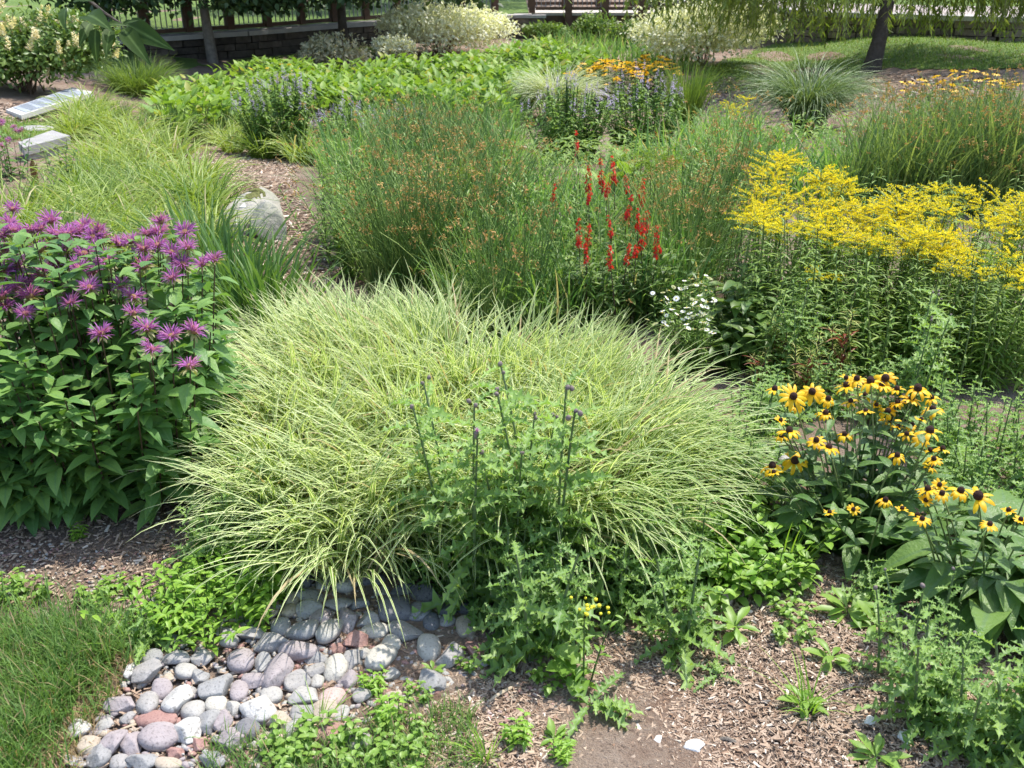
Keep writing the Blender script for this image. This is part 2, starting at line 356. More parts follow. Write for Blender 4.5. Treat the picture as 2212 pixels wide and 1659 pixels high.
turf("turf_grass", [(440, 1590), (600, 1600), (760, 1570), (1010, 1520), (1060, 1659), (1000, 1800), (420, 1800)], 2200, .03, .09, .0028, 0, 4, M_GRASS2)

# ------------------------------------------------------------------ wood chips and little stones on the beds
M_CHIP = leaf_mat("wood_chip", (.20, .122, .078), (.46, .355, .265), 0., .9, dead=(.66, .57, .47), dead_share=.07, spec=.1)
def chips(name, poly, n, smin, smax, power=0.):
    b = sample(poly, n, 0, power); N = len(b); yaw = U(0, 6.28, N); L = U(smin, smax, N) * np.where(rng.random(N) < .12, 1.8, 1); W = L * U(.14, .42, N); T = np.minimum(L * .14, .006)
    unit = np.array([(-.5, -.35, 0), (.5, -.5, 0), (.45, .5, 0), (-.5, .3, 0), (-.5, -.35, 1), (.5, -.5, 1), (.45, .5, 1), (-.5, .3, 1)])
    F = np.array([(4, 5, 6, 7), (0, 1, 5, 4), (1, 2, 6, 5), (2, 3, 7, 6), (3, 0, 4, 7)])
    X = unit[None] * np.stack([L, W, T], -1)[:, None]; pit = np.clip(rng.normal(0, .2, N), -.5, .5); rol = np.clip(rng.normal(0, .3, N), -.6, .6)
    X[..., 2] += X[..., 0] * np.tan(pit)[:, None] + X[..., 1] * np.tan(rol)[:, None]
    ca, sa = np.cos(yaw)[:, None], np.sin(yaw)[:, None]
    V = np.stack([X[..., 0] * ca - X[..., 1] * sa, X[..., 0] * sa + X[..., 1] * ca, X[..., 2]], -1) + b[:, None] + np.array([0, 0, .004])
    A = np.zeros((N, 8, 4)); A[..., 0] = .5; A[..., 2] = (rng.random(N) ** .75)[:, None]; A[..., 3] = rng.random(N)[:, None]
    mb = MB(); mb.add(V, (F[None] + (np.arange(N) * 8)[:, None, None]).reshape(-1, 4), A); setting(name, mb.mesh(name, M_CHIP, False), 'stuff')
chips("wood_chips", [(880, 1560), (1040, 1460), (1250, 1380), (1500, 1330), (1700, 1190), (1800, 1200), (2300, 1150), (2400, 1800), (850, 1800)], 42000, .005, .0135)
chips("wood_chips", [(-200, 1020), (420, 1040), (420, 1200), (330, 1330), (-200, 1290)], 3800, .006, .017)
chips("wood_chips", [(430, 300), (660, 310), (640, 400), (700, 520), (780, 620), (760, 680), (560, 600), (440, 500), (420, 360)], 12000, .014, .034)
chips("wood_chips", [(170, 1659), (190, 1590), (250, 1490), (290, 1420), (490, 1330), (640, 1235), (860, 1215), (1060, 1330), (1080, 1440), (800, 1560), (560, 1690)], 1500, .006, .02)
chips("wood_chips", [(0, 225), (160, 235), (140, 262), (0, 268)], 1200, .03, .06)
chips("wood_chips", [(1440, 220), (1580, 165), (1640, 215), (1500, 262)], 1600, .03, .07)
chips("wood_chips", [(1060, 265), (1230, 245), (1240, 320), (1080, 330)], 1300, .03, .06)
chips("wood_chips", [(1700, 160), (2200, 160), (2200, 200), (1700, 260)], 1500, .03, .08)
chips("wood_chips", [(1540, 700), (1700, 690), (1800, 780), (1600, 820)], 900, .015, .035)
chips("wood_chips", [(460, 240), (660, 250), (660, 320), (400, 330)], 1500, .02, .05)

# ------------------------------------------------------------------ walls, footbridge and railing at the back
M_WALL = solid_mat("wall_stone", (.11, .088, .070), (.20, .165, .135), 9, .9, .5, 40, rnd=True)
M_CAP = solid_mat("cap_stone", (.34, .32, .29), (.43, .40, .365), 5, .85, .2, 30)
M_WOOD = solid_mat("stained_timber", (.075, .042, .026), (.12, .068, .040), 6, .7, .2, 30)
M_DECK = solid_mat("deck_edge", (.44, .41, .36), (.52, .48, .43), 5, .8)
M_METAL = solid_mat("grey_metal", (.20, .21, .23), (.25, .26, .28), 4, .45, metal=.4)
def along(line, step, off=0.):
    l = np.asarray(line, float); seg = np.linalg.norm(np.diff(l, axis=0), axis=1); s = np.concatenate([[0], np.cumsum(seg)])
    d = np.arange(off, s[-1], step); x = np.interp(d, s, l[:, 0]); y = np.interp(d, s, l[:, 1]); e = .05
    tx = np.interp(d + e, s, l[:, 0]) - np.interp(d - e, s, l[:, 0]); ty = np.interp(d + e, s, l[:, 1]) - np.interp(d - e, s, l[:, 1])
    return x, y, np.arctan2(ty, tx), s[-1]
def stone_wall(name, line, top, label, course=.13, cap=True, mat=None):
    t = thing(name, label, "wall", (line[0][0], line[0][1], top - .9)); o = np.array([line[0][0], line[0][1], top - .9]); mb = MB(); n = 9
    for k in range(n):
        z = top - .09 - (k + 1) * course; off = U(0, .3); x, y, a, tot = along(line, .02); i = int(off / .02) % 8; d = 0
        while i < len(x) - 3:
            L = U(.16, .46); j = min(len(x) - 1, i + int(L / .02)); m = (i + j) // 2
            box(mb, np.array([x[m], y[m], z + .004]) - o, (j - i) * .02 - .012, .3 + U(-.03, .03), course - U(.008, .02), a[m] + U(-.02, .02)); i = j
    part("wall", mb.mesh("wall", mat or M_WALL, False), t)
    if cap:
        mb = MB(); x, y, a, tot = along(line, .6, .3)
        for i in range(len(x)): box(mb, np.array([x[i], y[i], top - .088]) - o, .594, .42, .085, a[i])
        part("cap", mb.mesh("cap", M_CAP, False), t)
    return t
stone_wall("retaining_wall", WALL_L, .07, "shade-toned curved stone retaining wall with pale cap below the timber railing", mat=solid_mat("shade_toned_wall_stone", (.06, .048, .038), (.115, .094, .076), 9, .9, .5, 40, rnd=True))  # tree shade is put into this wall's stone colour
stone_wall("retaining_wall", WALL_R, .42, "low stone retaining wall seen through the weeping willow's branches")
mb = MB(); gp = np.array(WALL_R[1:]) + [0, 1.0]; l = np.concatenate([gp, gp[::-1] + [0, 2.6]])
x = gp[:, 0]; V = np.concatenate([np.c_[gp + [0, -.7], np.full(len(gp), .40)], np.c_[gp + [0, 1.3], np.full(len(gp), .46)]]); n = len(gp)
mb.add(V, [(i, i + 1, n + i + 1, n + i) for i in range(n - 1)]); setting("path", mb.mesh("path", solid_mat("pale_path", (.34, .28, .25), (.42, .36, .325), 9, .9, .2)))
# pier at the bridge end
t = thing("stone_pier", "square stone pier with slab cap carrying the footbridge end", "pier", (.42, 25.0, -.6)); mb = MB()
for k in range(5):
    z = k * .125
    for sx in (-1, 1): box(mb, (sx * .16 + U(-.01, .01), -.02 + U(-.015, .015), z), .30 + U(-.02, .04), .5, .112, U(-.02, .02))
part("wall", mb.mesh("pier_wall", M_WALL, False), t); mb = MB(); box(mb, (0, 0, .625), .74, .62, .06); part("cap", mb.mesh("pier_cap", M_CAP, False), t)

def bay_panel(L, h, step=.1):
    mb = MB(); n = max(2, int(L / step))
    for i in range(1, n): box(mb, (i * L / n, 0, .09), .017, .017, h - .13)
    return mb.mesh("baluster_panel", M_METAL, False)
def rail_mesh(L, h, nm="rail"):
    mb = MB(); box(mb, (L / 2, 0, 0), L, .10, .07); return mb.mesh(nm, M_WOOD, False)
mbp = MB(); box(mbp, (0, 0, 0), .14, .14, 1.25); box(mbp, (0, 0, 1.252), .17, .17, .04); POST = mbp.mesh("post", M_WOOD, False)
rt = thing("timber_railing", "brown timber railing with grey metal balusters along the wall top", "railing", (-7.1, 19.2, .075)); o = np.array([-7.1, 19.2, .075])
x, y, a, tot = along([(-7.6, 19.5)] + [(p[0] - .03, p[1] + .36) for p in WALL_L[1:]], .86)
for i in range(len(x)):
    part("post", POST, rt, np.array([x[i], y[i], .075]) - o, (0, 0, a[i]))
    if i + 1 < len(x):
        L = math.hypot(x[i + 1] - x[i], y[i + 1] - y[i]); an = math.atan2(y[i + 1] - y[i], x[i + 1] - x[i])
        part("bottom_rail", rail_mesh(L - .15, .1, "bottom_rail"), rt, np.array([x[i] + .07 * math.cos(an), y[i] + .07 * math.sin(an), .085]) - o, (0, 0, an))
        part("top_rail", rail_mesh(L - .15, .1, "top_rail"), rt, np.array([x[i] + .07 * math.cos(an), y[i] + .07 * math.sin(an), 1.16]) - o, (0, 0, an))
        part("baluster_panel", bay_panel(L, 1.07), rt, np.array([x[i], y[i], .075]) - o, (0, 0, an))
bt = thing("footbridge", "timber footbridge with baluster railing crossing the planted basin", "bridge", (.42, 25.3, -.5)); o = np.array([.42, 25.3, -.5])
mb = MB(); box(mb, (2.25, .75, .555), 4.4, 1.9, .06); part("deck", mb.mesh("deck", M_DECK, False), bt)
mb = MB(); box(mb, (2.25, -.12, .33), 4.3, .12, .222); box(mb, (2.25, 1.55, .33), 4.3, .12, .222); part("beam", mb.mesh("beam", M_WOOD, False), bt)
mbp = MB(); box(mbp, (0, 0, -.25), .16, .16, 2.1); LP = mbp.mesh("post", M_WOOD, False)
mbp = MB(); box(mbp, (0, 0, .62), .14, .14, 1.25); SP = mbp.mesh("post", M_WOOD, False)
for yy, px in ((-.262, .16), (1.72, .16)):
    xs_ = [.05 + .855 * i for i in range(6)]
    for i, xx in enumerate(xs_):
        part("post", LP if i in (1, 2, 3, 5) else SP, bt, (xx, yy, 0))
        if i < 5:
            part("bottom_rail", rail_mesh(.70, 1), bt, (xx + .08, yy, .68)); part("top_rail", rail_mesh(.70, 1), bt, (xx + .08, yy, 1.70)); part("baluster_panel", bay_panel(.855, 1.05), bt, (xx, yy, .66))

# sign panel and stone seat on the left
M_WHITE = solid_mat("white_frame", (.50, .485, .455), (.58, .56, .53), 5, .6); M_PANEL = solid_mat("pale_panel", (.31, .345, .385), (.38, .415, .455), 3, .5); M_DARK = solid_mat("dark_plinth", (.05, .05, .05), (.09, .085, .08), 8, .8)
M_GRAN = solid_mat("seat_stone", (.28, .27, .255), (.38, .37, .35), 7, .85, .3, 50, speck=(.24, .23, .22)); M_LINE = solid_mat("panel_lines", (.10, .12, .16), None, 5, .5)
def slab_from(px4, dz, thick):
    c = np.array([G(a, b, dz) for a, b in px4]); c[:, 2] = c[:, 2].mean(); return c
c = slab_from([(43, 236), (205, 215), (158, 199), (9, 219)], .13, .1); o = c.mean(0); o[2] = terr(o[0], o[1])
t = thing("sign_panel", "low white framed panel lying near the cream flowered shrub, finely printed in lines", "sign", o)
def quad_prism(mb, q, z0, z1, sc=1.):
    m = q.mean(0); Q = (q - m) * sc + m; V = np.concatenate([Q * [1, 1, 0] + [0, 0, z0], Q * [1, 1, 0] + [0, 0, z1]])
    mb.add(V, [(3, 2, 1, 0), (4, 5, 6, 7), (0, 1, 5, 4), (1, 2, 6, 5), (2, 3, 7, 6), (3, 0, 4, 7)])
ql = c - [o[0], o[1], 0]; zt = c[0, 2] - o[2]
mb = MB(); quad_prism(mb, ql, zt - .05, zt); part("frame", mb.mesh("frame", M_WHITE, False), t)
mb = MB(); quad_prism(mb, ql, zt + .002, zt + .006, .84); pn = part("panel", mb.mesh("panel", M_PANEL, False), t)
mb = MB(); m0 = ql.mean(0)
for i in range(11):
    for k in range(5):
        f = (i + .8) / 12.6; g0 = .14 + k * .15; g1 = g0 + U(.09, .13)
        p0, p1 = ql[3] * (1 - f) + ql[0] * f, ql[2] * (1 - f) + ql[1] * f
        a_, b_ = p0 * (1 - g0) + p1 * g0, p0 * (1 - g1) + p1 * g1; dv = (ql[0] - ql[3]) * .022
        mb.add([a_ * [1, 1, 0] + [0, 0, zt + .008], b_ * [1, 1, 0] + [0, 0, zt + .008], (b_ + dv) * [1, 1, 0] + [0, 0, zt + .008], (a_ + dv) * [1, 1, 0] + [0, 0, zt + .008]], [(0, 1, 2, 3)])
part("printing", mb.mesh("printing", M_LINE, False), pn)
mb = MB(); quad_prism(mb, ql, -.1, zt - .052, .95); part("plinth", mb.mesh("plinth", M_DARK, False), t)
c = slab_from([(50, 314), (152, 297), (114, 286), (38, 302)], .14, .1); o = c.mean(0); o[2] = terr(o[0], o[1])
t = thing("stone_bench", "low pale grey stone seat slab at the edge of the striped sedges", "bench", o); ql = c - [o[0], o[1], 0]; zt = c[0, 2] - o[2]
mb = MB(); quad_prism(mb, ql, zt - .07, zt); part("seat", mb.mesh("seat", M_GRAN, False), t)
mb = MB(); quad_prism(mb, ql, -.08, zt - .072, .86); part("base", mb.mesh("seat_base", M_GRAN, False), t)
g = G(68, 279); mb = MB(); V, F = ICO[3]; mb.add(V * [.22, .16, .03], F); solo("stepping_stone", mb.mesh("stepping_stone", M_GRAN), "flat grey stepping stone set in the small lawn behind the stone seat", "stone", g, .2)

# ------------------------------------------------------------------ trees
M_BARK = solid_mat("bark", (.16, .135, .11), (.27, .235, .195), 14, .95, .8, 40); M_BARKD = solid_mat("bark_dark", (.055, .045, .038), (.10, .085, .07), 14, .95, .8, 40)
M_TREE = leaf_mat("tree_leaves", (.024, .052, .014), (.05, .098, .024), .19, .55)
M_WILL = leaf_mat("willow_leaves", (.085, .15, .028), (.17, .255, .055), .36, .45)
def limbs(mb, pts0, r0, n, z0, z1, reach, seed):
    r = np.random.default_rng(seed); ends = []
    for i in range(n):
        z = z0 + (z1 - z0) * i / max(1, n - 1); a = i * 2.4 + r.uniform(-.4, .4); L = reach * r.uniform(.7, 1.1)
        s = np.linspace(0, 1, 7); x = np.interp(z, pts0[:, 2], pts0[:, 0]); y = np.interp(z, pts0[:, 2], pts0[:, 1])
        p = np.stack([x + np.cos(a + s * .4) * L * s, y + np.sin(a + s * .4) * L * s, z + L * (.75 * s - .35 * s ** 2)], -1)
        path_tube(mb, p, r0 * .42 * (1 - s * .85), 6); ends.append(p)
    return ends
def shade_tree(loc, hgt, crown_z, cr, label, seed, nl=20000, bark=M_BARK, tr=.075, leaf=.13):
    r = np.random.default_rng(seed); t = thing("shade_tree", label, "tree", loc); s = np.linspace(0, 1, 12)
    tp = np.stack([.10 * np.sin(s * 3 + seed), .08 * np.cos(s * 2.2 + seed), s * hgt * .8 - .1], -1); mb = MB(); path_tube(mb, tp, tr * (1.25 * (1 - s) ** 3 * .4 + 1 - .75 * s), 10)
    e = limbs(mb, tp, tr, 11, crown_z + .5, hgt * .75, cr * .9, seed); part("trunk", mb.mesh("trunk", bark), t)
    cc = []
    for p in e:
        for k in (3, 4, 5, 6): cc.append(p[k] + r.normal(0, .2, 3))
    for i in range(26):
        a = r.uniform(0, 6.28); q = math.sqrt(r.uniform(0, 1)) * cr; z = crown_z + r.uniform(0, 1) * (hgt - crown_z); f = math.sin(math.pi * min(.98, max(.12, (z - crown_z) / (hgt - crown_z) * .8 + .18))) ** .5
        cc.append(np.array([math.cos(a) * q * f, math.sin(a) * q * f, z]))
    for i in range(20):
        a = r.uniform(0, 6.28); q = r.uniform(.25, .95); cc.append(np.array([math.cos(a) * cr * q, math.sin(a) * cr * q, crown_z + r.uniform(-.1, .3)]))
    cc = np.array(cc); idx = r.integers(0, len(cc), nl); loc_ = cc[idx] + r.normal(0, 1, (nl, 3)) * np.array([.42, .42, .26])
    loc_[:, 2] = np.maximum(loc_[:, 2], crown_z - .35 + .3 * r.random(nl))
    d = np.stack([r.normal(0, 1, nl), r.normal(0, 1, nl), r.normal(-.5, .5, nl)], -1); up = np.stack([r.normal(0, .5, nl), r.normal(0, .5, nl), np.ones(nl)], -1)
    mb = MB(); place_tpl(mb, leaf_tpl(3, .62, 'ovate', .12, .2), loc_, d, up, r.uniform(.75, 1.25, nl) * leaf, r.random(nl)); part("crown", mb.mesh("crown", M_TREE), t); return t
g = G(462, 136); shade_tree(g, 6.5, 1.28, 3.0, "slim grey trunked shade tree rising in front of the shade-toned wall", 3)
g = G(757, 118); shade_tree((g[0], 21.6, terr(g[0], 21.6)), 6.5, 1.34, 3.1, "dark trunked shade tree just left of the pale variegated dogwood", 4, bark=M_BARKD)
g = G(192, 150); shade_tree((g[0] - 1.0, 20.6, terr(g[0], 20.6)), 6.2, 1.3, 2.8, "shade tree half hidden behind the cream flowered shrub", 5, bark=M_BARKD)
shade_tree((-9.4, 23.8, 0), 6.4, 1.9, 2.3, "thin young tree on the far lawn at the top left corner", 6, 5000, M_BARKD, .05)

shade_tree((-4.6, 29.5, .1), 6.6, 1.5, 3.0, "shade tree on the far lawn beyond the railing's left part", 12, 12000, M_BARKD)
shade_tree((-.6, 31.5, .1), 6.6, 1.6, 3.0, "shade tree on the far lawn beyond the footbridge", 13, 12000, M_BARKD)
# weeping willow
g = G(1878, 158); wt = thing("weeping_willow", "weeping willow with dark leaning trunk and trailing branches over the lawn", "tree", g); s = np.linspace(0, 1, 14)
tp = np.stack([.26 * s + .06 * np.sin(s * 5), .1 * s, 3.6 * s - .1], -1); mb = MB(); path_tube(mb, tp, .115 * (1 - .55 * s) + .07 * np.exp(-s * 14), 12)
r = np.random.default_rng(9); starts = []
for i in range(20):
    a = i * 2.4; z = 1.8 + 1.7 * (i / 19); L = r.uniform(1.5, 3.1); q = np.linspace(0, 1, 9); x0 = np.interp(z, tp[:, 2], tp[:, 0])
    p = np.stack([x0 + np.cos(a) * L * q, .1 + np.sin(a) * L * q, z + L * (.85 * q - .72 * q ** 2)], -1); path_tube(mb, p, .045 * (1 - .85 * q), 6)
    starts += [p[k] + r.normal(0, .12, 3) for k in (3, 4, 5, 6, 7, 8) for _ in range(12)]
part("trunk", mb.mesh("willow_trunk", M_BARKD), wt)
st = np.array(starts); N = len(st); top = st[:, 2]; low = np.clip(1.75 - .0945 * (st[:, 1] + 14.) + .16 + np.abs(r.normal(.0, .36, N)), .3, 2.); L = np.maximum((top - low) * 1.12, .4)
az = np.arctan2(st[:, 1], st[:, 0]) + r.normal(0, .6, N); kk = ~((np.abs(st[:, 0] - .2) < .75) & (st[:, 1] < .2)); st, L, az = st[kk], L[kk], az[kk]; N = len(st)
mb = MB(); C, T, S = curves(st, az, L, r.uniform(1.6, 2.1, N), r.uniform(.95, 1.25, N), 12, r.normal(0, .3, N), .30); tubes(mb, C, T, S, .004, .0015, 3); part("twigs", mb.mesh("twigs", M_BARK), wt)
K = 60; u = r.uniform(.04, 1, (N, K)); ii = np.clip((u * 12).astype(int), 0, 11); fr = (u * 12 - ii)[..., None]; rows = np.arange(N)[:, None]
lp = (C[rows, ii] * (1 - fr) + C[rows, ii + 1] * fr).reshape(-1, 3); lt = T[rows, ii].reshape(-1, 3); n = len(lp)
d = lt * .9 + np.stack([r.normal(0, .55, n), r.normal(0, .55, n), r.normal(-.25, .3, n)], -1)
mb = MB(); place_tpl(mb, leaf_tpl(3, .18, 'lance', .1, .2), lp, d, r.normal(0, 1, (n, 3)) + [0, 0, .6], r.uniform(.085, .15, n)); part("crown", mb.mesh("willow_crown", M_WILL), wt)

# big-leaved branch that hangs into the top left, on a tree standing just outside the picture
M_BIG = leaf_mat("shade_toned_big_leaves", (.018, .045, .013), (.036, .08, .02), .32, .6, midrib=(.12, .19, .06), spec=.2); M_BIGT = M_BIG  # leaf colour darkened to stand for backlit shade
bt = thing("broadleaf_tree", "tree branch with large drooping shade-toned leaves hanging in at the top left", "tree", (-4.6, 5.2, 0)); o = np.array([-4.6, 5.2, 0])
s = np.linspace(0, 1, 12); tp = np.stack([.2 * s, -.1 * s, 4.4 * s - .1], -1); mb = MB(); path_tube(mb, tp, .11 * (1 - .7 * s) + .05 * np.exp(-s * 12), 10)
tip = Gz(272, 58, 4.3) - o; mid = Gz(120, -10, 4.4) - o; q = np.linspace(0, 1, 14)[:, None]; a0 = np.array([.13, -.07, 2.5]); c1 = a0 + [1.1, -.3, .75]
br = (1 - q) ** 3 * a0 + 3 * (1 - q) ** 2 * q * c1 + 3 * (1 - q) * q ** 2 * mid + q ** 3 * tip; path_tube(mb, br, .026 * (1 - q[:, 0]) + .004, 6)
tips = [(tip, [(-55, 30), (-72, 90), (-20, 120), (18, 70), (48, 30), (34, 95), (-85, 45), (70, 60), (-40, 75), (5, 20)])]
M2 = MB(); tpl = leaf_tpl(8, .37, 'ovate', .16, .4, .12, .12)
for bx, by, ex, ey in [(207, 53, 200, 134), (237, 62, 249, 128), (262, 58, 308, 114), (268, 52, 336, 82), (225, 55, 272, 44), (150, 12, 116, 42), (196, 46, 174, 78), (262, 56, 292, 36), (165, 22, 146, 2), (215, 52, 236, 80), (155, 5, 190, -12), (240, 58, 224, 106), (185, 36, 214, 22)]:
    b = Gz(bx, by, 4.3 + r.normal(0, .05)) - o; e = Gz(ex, ey, 4.25 + r.normal(0, .08)) - o; d = e - b
    place_tpl(M2, tpl, b, d, [r.normal(0, .4), -.7, .8], np.linalg.norm(d) * .84)
for k in range(5):
    a1 = np.interp(.55 + .09 * k, s, tp[:, 2]); L = 1.2; a = 2.2 + k * 1.3; p = np.stack([.12 + np.cos(a) * L * s, -.06 + np.sin(a) * L * s, a1 + .7 * s], -1); path_tube(mb, p, .03 * (1 - .8 * s), 5)
nl = 700; a = r.uniform(0, 6.28, nl); rr = np.sqrt(r.random(nl)) * 1.3; loc = np.stack([np.cos(a) * rr - .5, np.sin(a) * rr + .4, r.uniform(2.6, 5.4, nl)], -1)
place_tpl(M2, leaf_tpl(4, .46, 'ovate', .16, .35, .1), loc, r.normal(0, 1, (nl, 3)) - [0, 0, .6], r.normal(0, .3, (nl, 3)) + [0, 0, 1], r.uniform(.14, .22, nl))
part("trunk", mb.mesh("broad_trunk", M_BARKD), bt); part("foliage", M2.mesh("broad_foliage", M_BIG), bt)
# ------------------------------------------------------------------ background shrubs and beds
def shell(r, n, rx, ry, h, lobes=7, inner=.5):
    """leaf places on a lumpy mound: several overlapping lobes"""
    out = []; c = [(0, 0, h * .45, 1.)] + [(math.cos(a) * rx * .5, math.sin(a) * ry * .5, h * r.uniform(.3, .62), r.uniform(.5, .72)) for a in r.uniform(0, 6.28, lobes)]
    k = r.integers(0, len(c), n); c = np.array(c); d = r.normal(0, 1, (n, 3)); d /= np.linalg.norm(d, axis=1)[:, None]; d[:, 2] = np.abs(d[:, 2]) * np.where(r.random(n) < .8, 1, -.7)
    q = r.uniform(inner, 1.04, n)[:, None]; sc = c[k, 3:4]
    p = c[k, :3] + d * q * sc * np.stack([np.full(n, rx), np.full(n, ry), np.full(n, h * .58)], -1); p[:, 2] = np.maximum(p[:, 2], .02 + .1 * r.random(n)); return p, d
M_DOG = leaf_mat("variegated_leaves", (.21, .26, .12), (.28, .33, .17), .3, .5, edge=(.88, .88, .72), e0=.12, e1=.42)
M_DOG2 = leaf_mat("dusky_leaves", (.13, .17, .10), (.27, .24, .16), .25, .5, edge=(.40, .41, .27), e0=.3, e1=.7)
M_TWIG = solid_mat("twig_bark", (.11, .07, .045), (.17, .11, .07), 20, .85)
def dome_shrub(name, label, cat, loc, rx, ry, h, n, leaf, mat, seed, tplw=.55, group=None, up=.5):
    r = np.random.default_rng(seed); t = thing(name, label, cat, loc, 0, group); p, d = shell(r, n, rx, ry, h)
    mb = MB(); dd = d * .6 + r.normal(0, .6, (n, 3)) + [0, 0, up * .6]; place_tpl(mb, leaf_tpl(3, tplw, 'lance', .15, .25), p, dd, d + [0, 0, .8] + r.normal(0, .35, (n, 3)), r.uniform(.7, 1.25, n) * leaf); part("foliage", mb.mesh("foliage", mat), t)
    N = 26; mb = MB(); C, T, S = curves(np.stack([r.normal(0, .1, N), r.normal(0, .1, N), np.zeros(N)], -1), r.uniform(0, 6.28, N), r.uniform(.6, 1.05, N) * h, r.uniform(.05, .9, N), r.uniform(0, .5, N), 6); tubes(mb, C, T, S, .012, .003, 4); part("stem", mb.mesh("stem", M_TWIG), t); return t
def GD(px, dist):
    """terrain point under picture column px at ground distance dist"""
    z = 0.
    for _ in range(6):
        x = (px - CX) / FPX * (dist * cP + (H - z) * sP); z = float(terr(x, dist))
    return np.array([x, dist, z])
dome_shrub("variegated_dogwood", "large rounded cream variegated shrub in front of the stone pier", "shrub", GD(955, 21.6), 1.35, 1., 1.08, 11000, .075, M_DOG, 21)
dome_shrub("variegated_dogwood", "small low cream variegated shrub spilling left of the large rounded one", "shrub", GD(852, 20.2), .42, .4, .52, 1500, .07, M_DOG, 22)
dome_shrub("variegated_dogwood", "widest cream variegated shrub right of the footbridge, beside the lawn", "shrub", GD(1512, 19.4), 1.5, 1.1, 1.26, 13000, .075, M_DOG, 23)
dome_shrub("dusky_shrub", "dusky grey green shrub with bronzed leaves near the dark trunks", "shrub", GD(733, 18.6), .62, .55, .66, 3600, .065, M_DOG2, 24)
# cream flowered shrub at the left edge
M_CLE = leaf_mat("glossy_leaves", (.055, .125, .03), (.13, .22, .055), .28, .42); M_CREAM = leaf_mat("cream_flowers", (.68, .60, .38), (.86, .80, .60), .3, .6)
r = np.random.default_rng(31); g = GD(62, 13.4); t = thing("flowering_shrub", "rounded green shrub covered in upright cream flower spikes at the left edge", "shrub", g)
p, d = shell(r, 8500, 1.08, .85, 1.0, 9); mb = MB(); place_tpl(mb, leaf_tpl(3, .5, 'obovate', .15, .25), p, d * .7 + r.normal(0, .5, p.shape), d + [0, 0, .7] + r.normal(0, .3, p.shape), r.uniform(.06, .10, len(p))); part("foliage", mb.mesh("foliage", M_CLE), t)
def spike_mesh(nm, n, L, rad_, mat, tilt=.5, leaf=.018, seed=1):
    r = np.random.default_rng(seed); s = r.random(n) ** .8; a = r.uniform(0, 6.28, n); rr = rad_ * (1 - .75 * s)
    loc = np.stack([np.cos(a) * rr * .3, np.sin(a) * rr * .3, s * L], -1); d = np.stack([np.cos(a), np.sin(a), np.full(n, tilt)], -1)
    mb = MB(); place_tpl(mb, leaf_tpl(2, .6, 'oval', .1, .1), loc, d, [0, 0, 1], rr + leaf * .5, None)
    return mb.mesh(nm, mat)
SPK = [spike_mesh("flower_spike", 70, .12, .030, M_CREAM, .6, .02, i) for i in range(3)]
p, d = shell(r, 1600, 1.24, 1.04, 1.12, 9, 1.0); front = (p[:, 1] < .25) & (p[:, 2] > .12); p = p[front][:98]
for i, q in enumerate(p): part("flower_spike", SPK[i % 3], t, q, (r.normal(0, .25), r.normal(0, .25), 0), r.uniform(1.05, 1.5))
N = 24; mb = MB(); C, T, S = curves(r.normal(0, .1, (N, 3)) * [1, 1, 0], r.uniform(0, 6.28, N), r.uniform(.6, 1., N), r.uniform(.05, .8, N), .3, 6); tubes(mb, C, T, S, .012, .004, 4); part("stem", mb.mesh("stem", M_TWIG), t)

# pickerel weed in the basin: a mass of broad upright leaves
M_PICK = leaf_mat("pickerel_leaves", (.08, .19, .03), (.20, .34, .06), .36, .5, midrib=(.2, .33, .07), spec=.3, dead=(.34, .36, .08), dead_share=.05)
M_PSTEM = leaf_mat("soft_stem", (.10, .19, .035), (.17, .26, .06), .1, .5)
PICK = [(335, 170), (420, 150), (530, 122), (640, 116), (790, 120), (830, 112), (1000, 108), (1095, 88), (1150, 74), (1250, 92), (1320, 118), (1240, 125), (1165, 150), (1110, 205), (960, 205), (830, 182), (700, 195), (640, 180), (540, 205), (450, 212), (340, 208)]
def pickerel(poly, n, hmin, hmax, size, seed):
    b = sample(poly, n, .50, .35); b = b[rng.random(len(b)) < np.clip(.75 + .9 * np.sin(b[:, 0] * 2.1 + 1) * np.cos(b[:, 1] * 1.7), .15, 1)]; r = np.random.default_rng(seed); N = len(b); b = b + 0; h = r.uniform(hmin, hmax, N); az = r.uniform(0, 6.28, N)
    C, T, S = curves(b, az, h, r.uniform(0, .25, N), r.uniform(.05, .35, N), 3); m1 = MB(); tubes(m1, C, T, S, .005, .0035, 3)
    m2 = MB(); d = T[:, -1] + np.stack([np.cos(az), np.sin(az), r.uniform(-.35, .9, N)], -1) * .9; up = np.stack([-np.cos(az), -np.sin(az), np.full(N, .9)], -1) + r.normal(0, .3, (N, 3))
    place_tpl(m2, leaf_tpl(4, .52, 'heart', .12, .25, 0, .02), C[:, -1], d, up, r.uniform(.7, 1.15, N) * size); return m2, m1
a, b_ = pickerel(PICK, 9500, .16, .46, .14, 41); setting("pickerel_weed", a.mesh("pickerel_weed", M_PICK), 'stuff'); setting("pickerel_stems", b_.mesh("pickerel_stems", M_PSTEM), 'stuff')
a, b_ = pickerel([(1290, 330), (1300, 300), (1345, 296), (1380, 310), (1375, 335)], 16, .28, .4, .17, 42)
t = thing("broad_leaved_plant", "broad bright green leaves poking up among rushes above the red flowers", "plant", (0, 0, 0)); 
o = a.V[0].mean(0); o[2] = terr(o[0], o[1]); t.location = tuple(o)
a.V = [v - o for v in a.V]; b_.V = [v - o for v in b_.V]; part("foliage", a.mesh("foliage", M_PICK), t); part("stem", b_.mesh("stem", M_PSTEM), t)

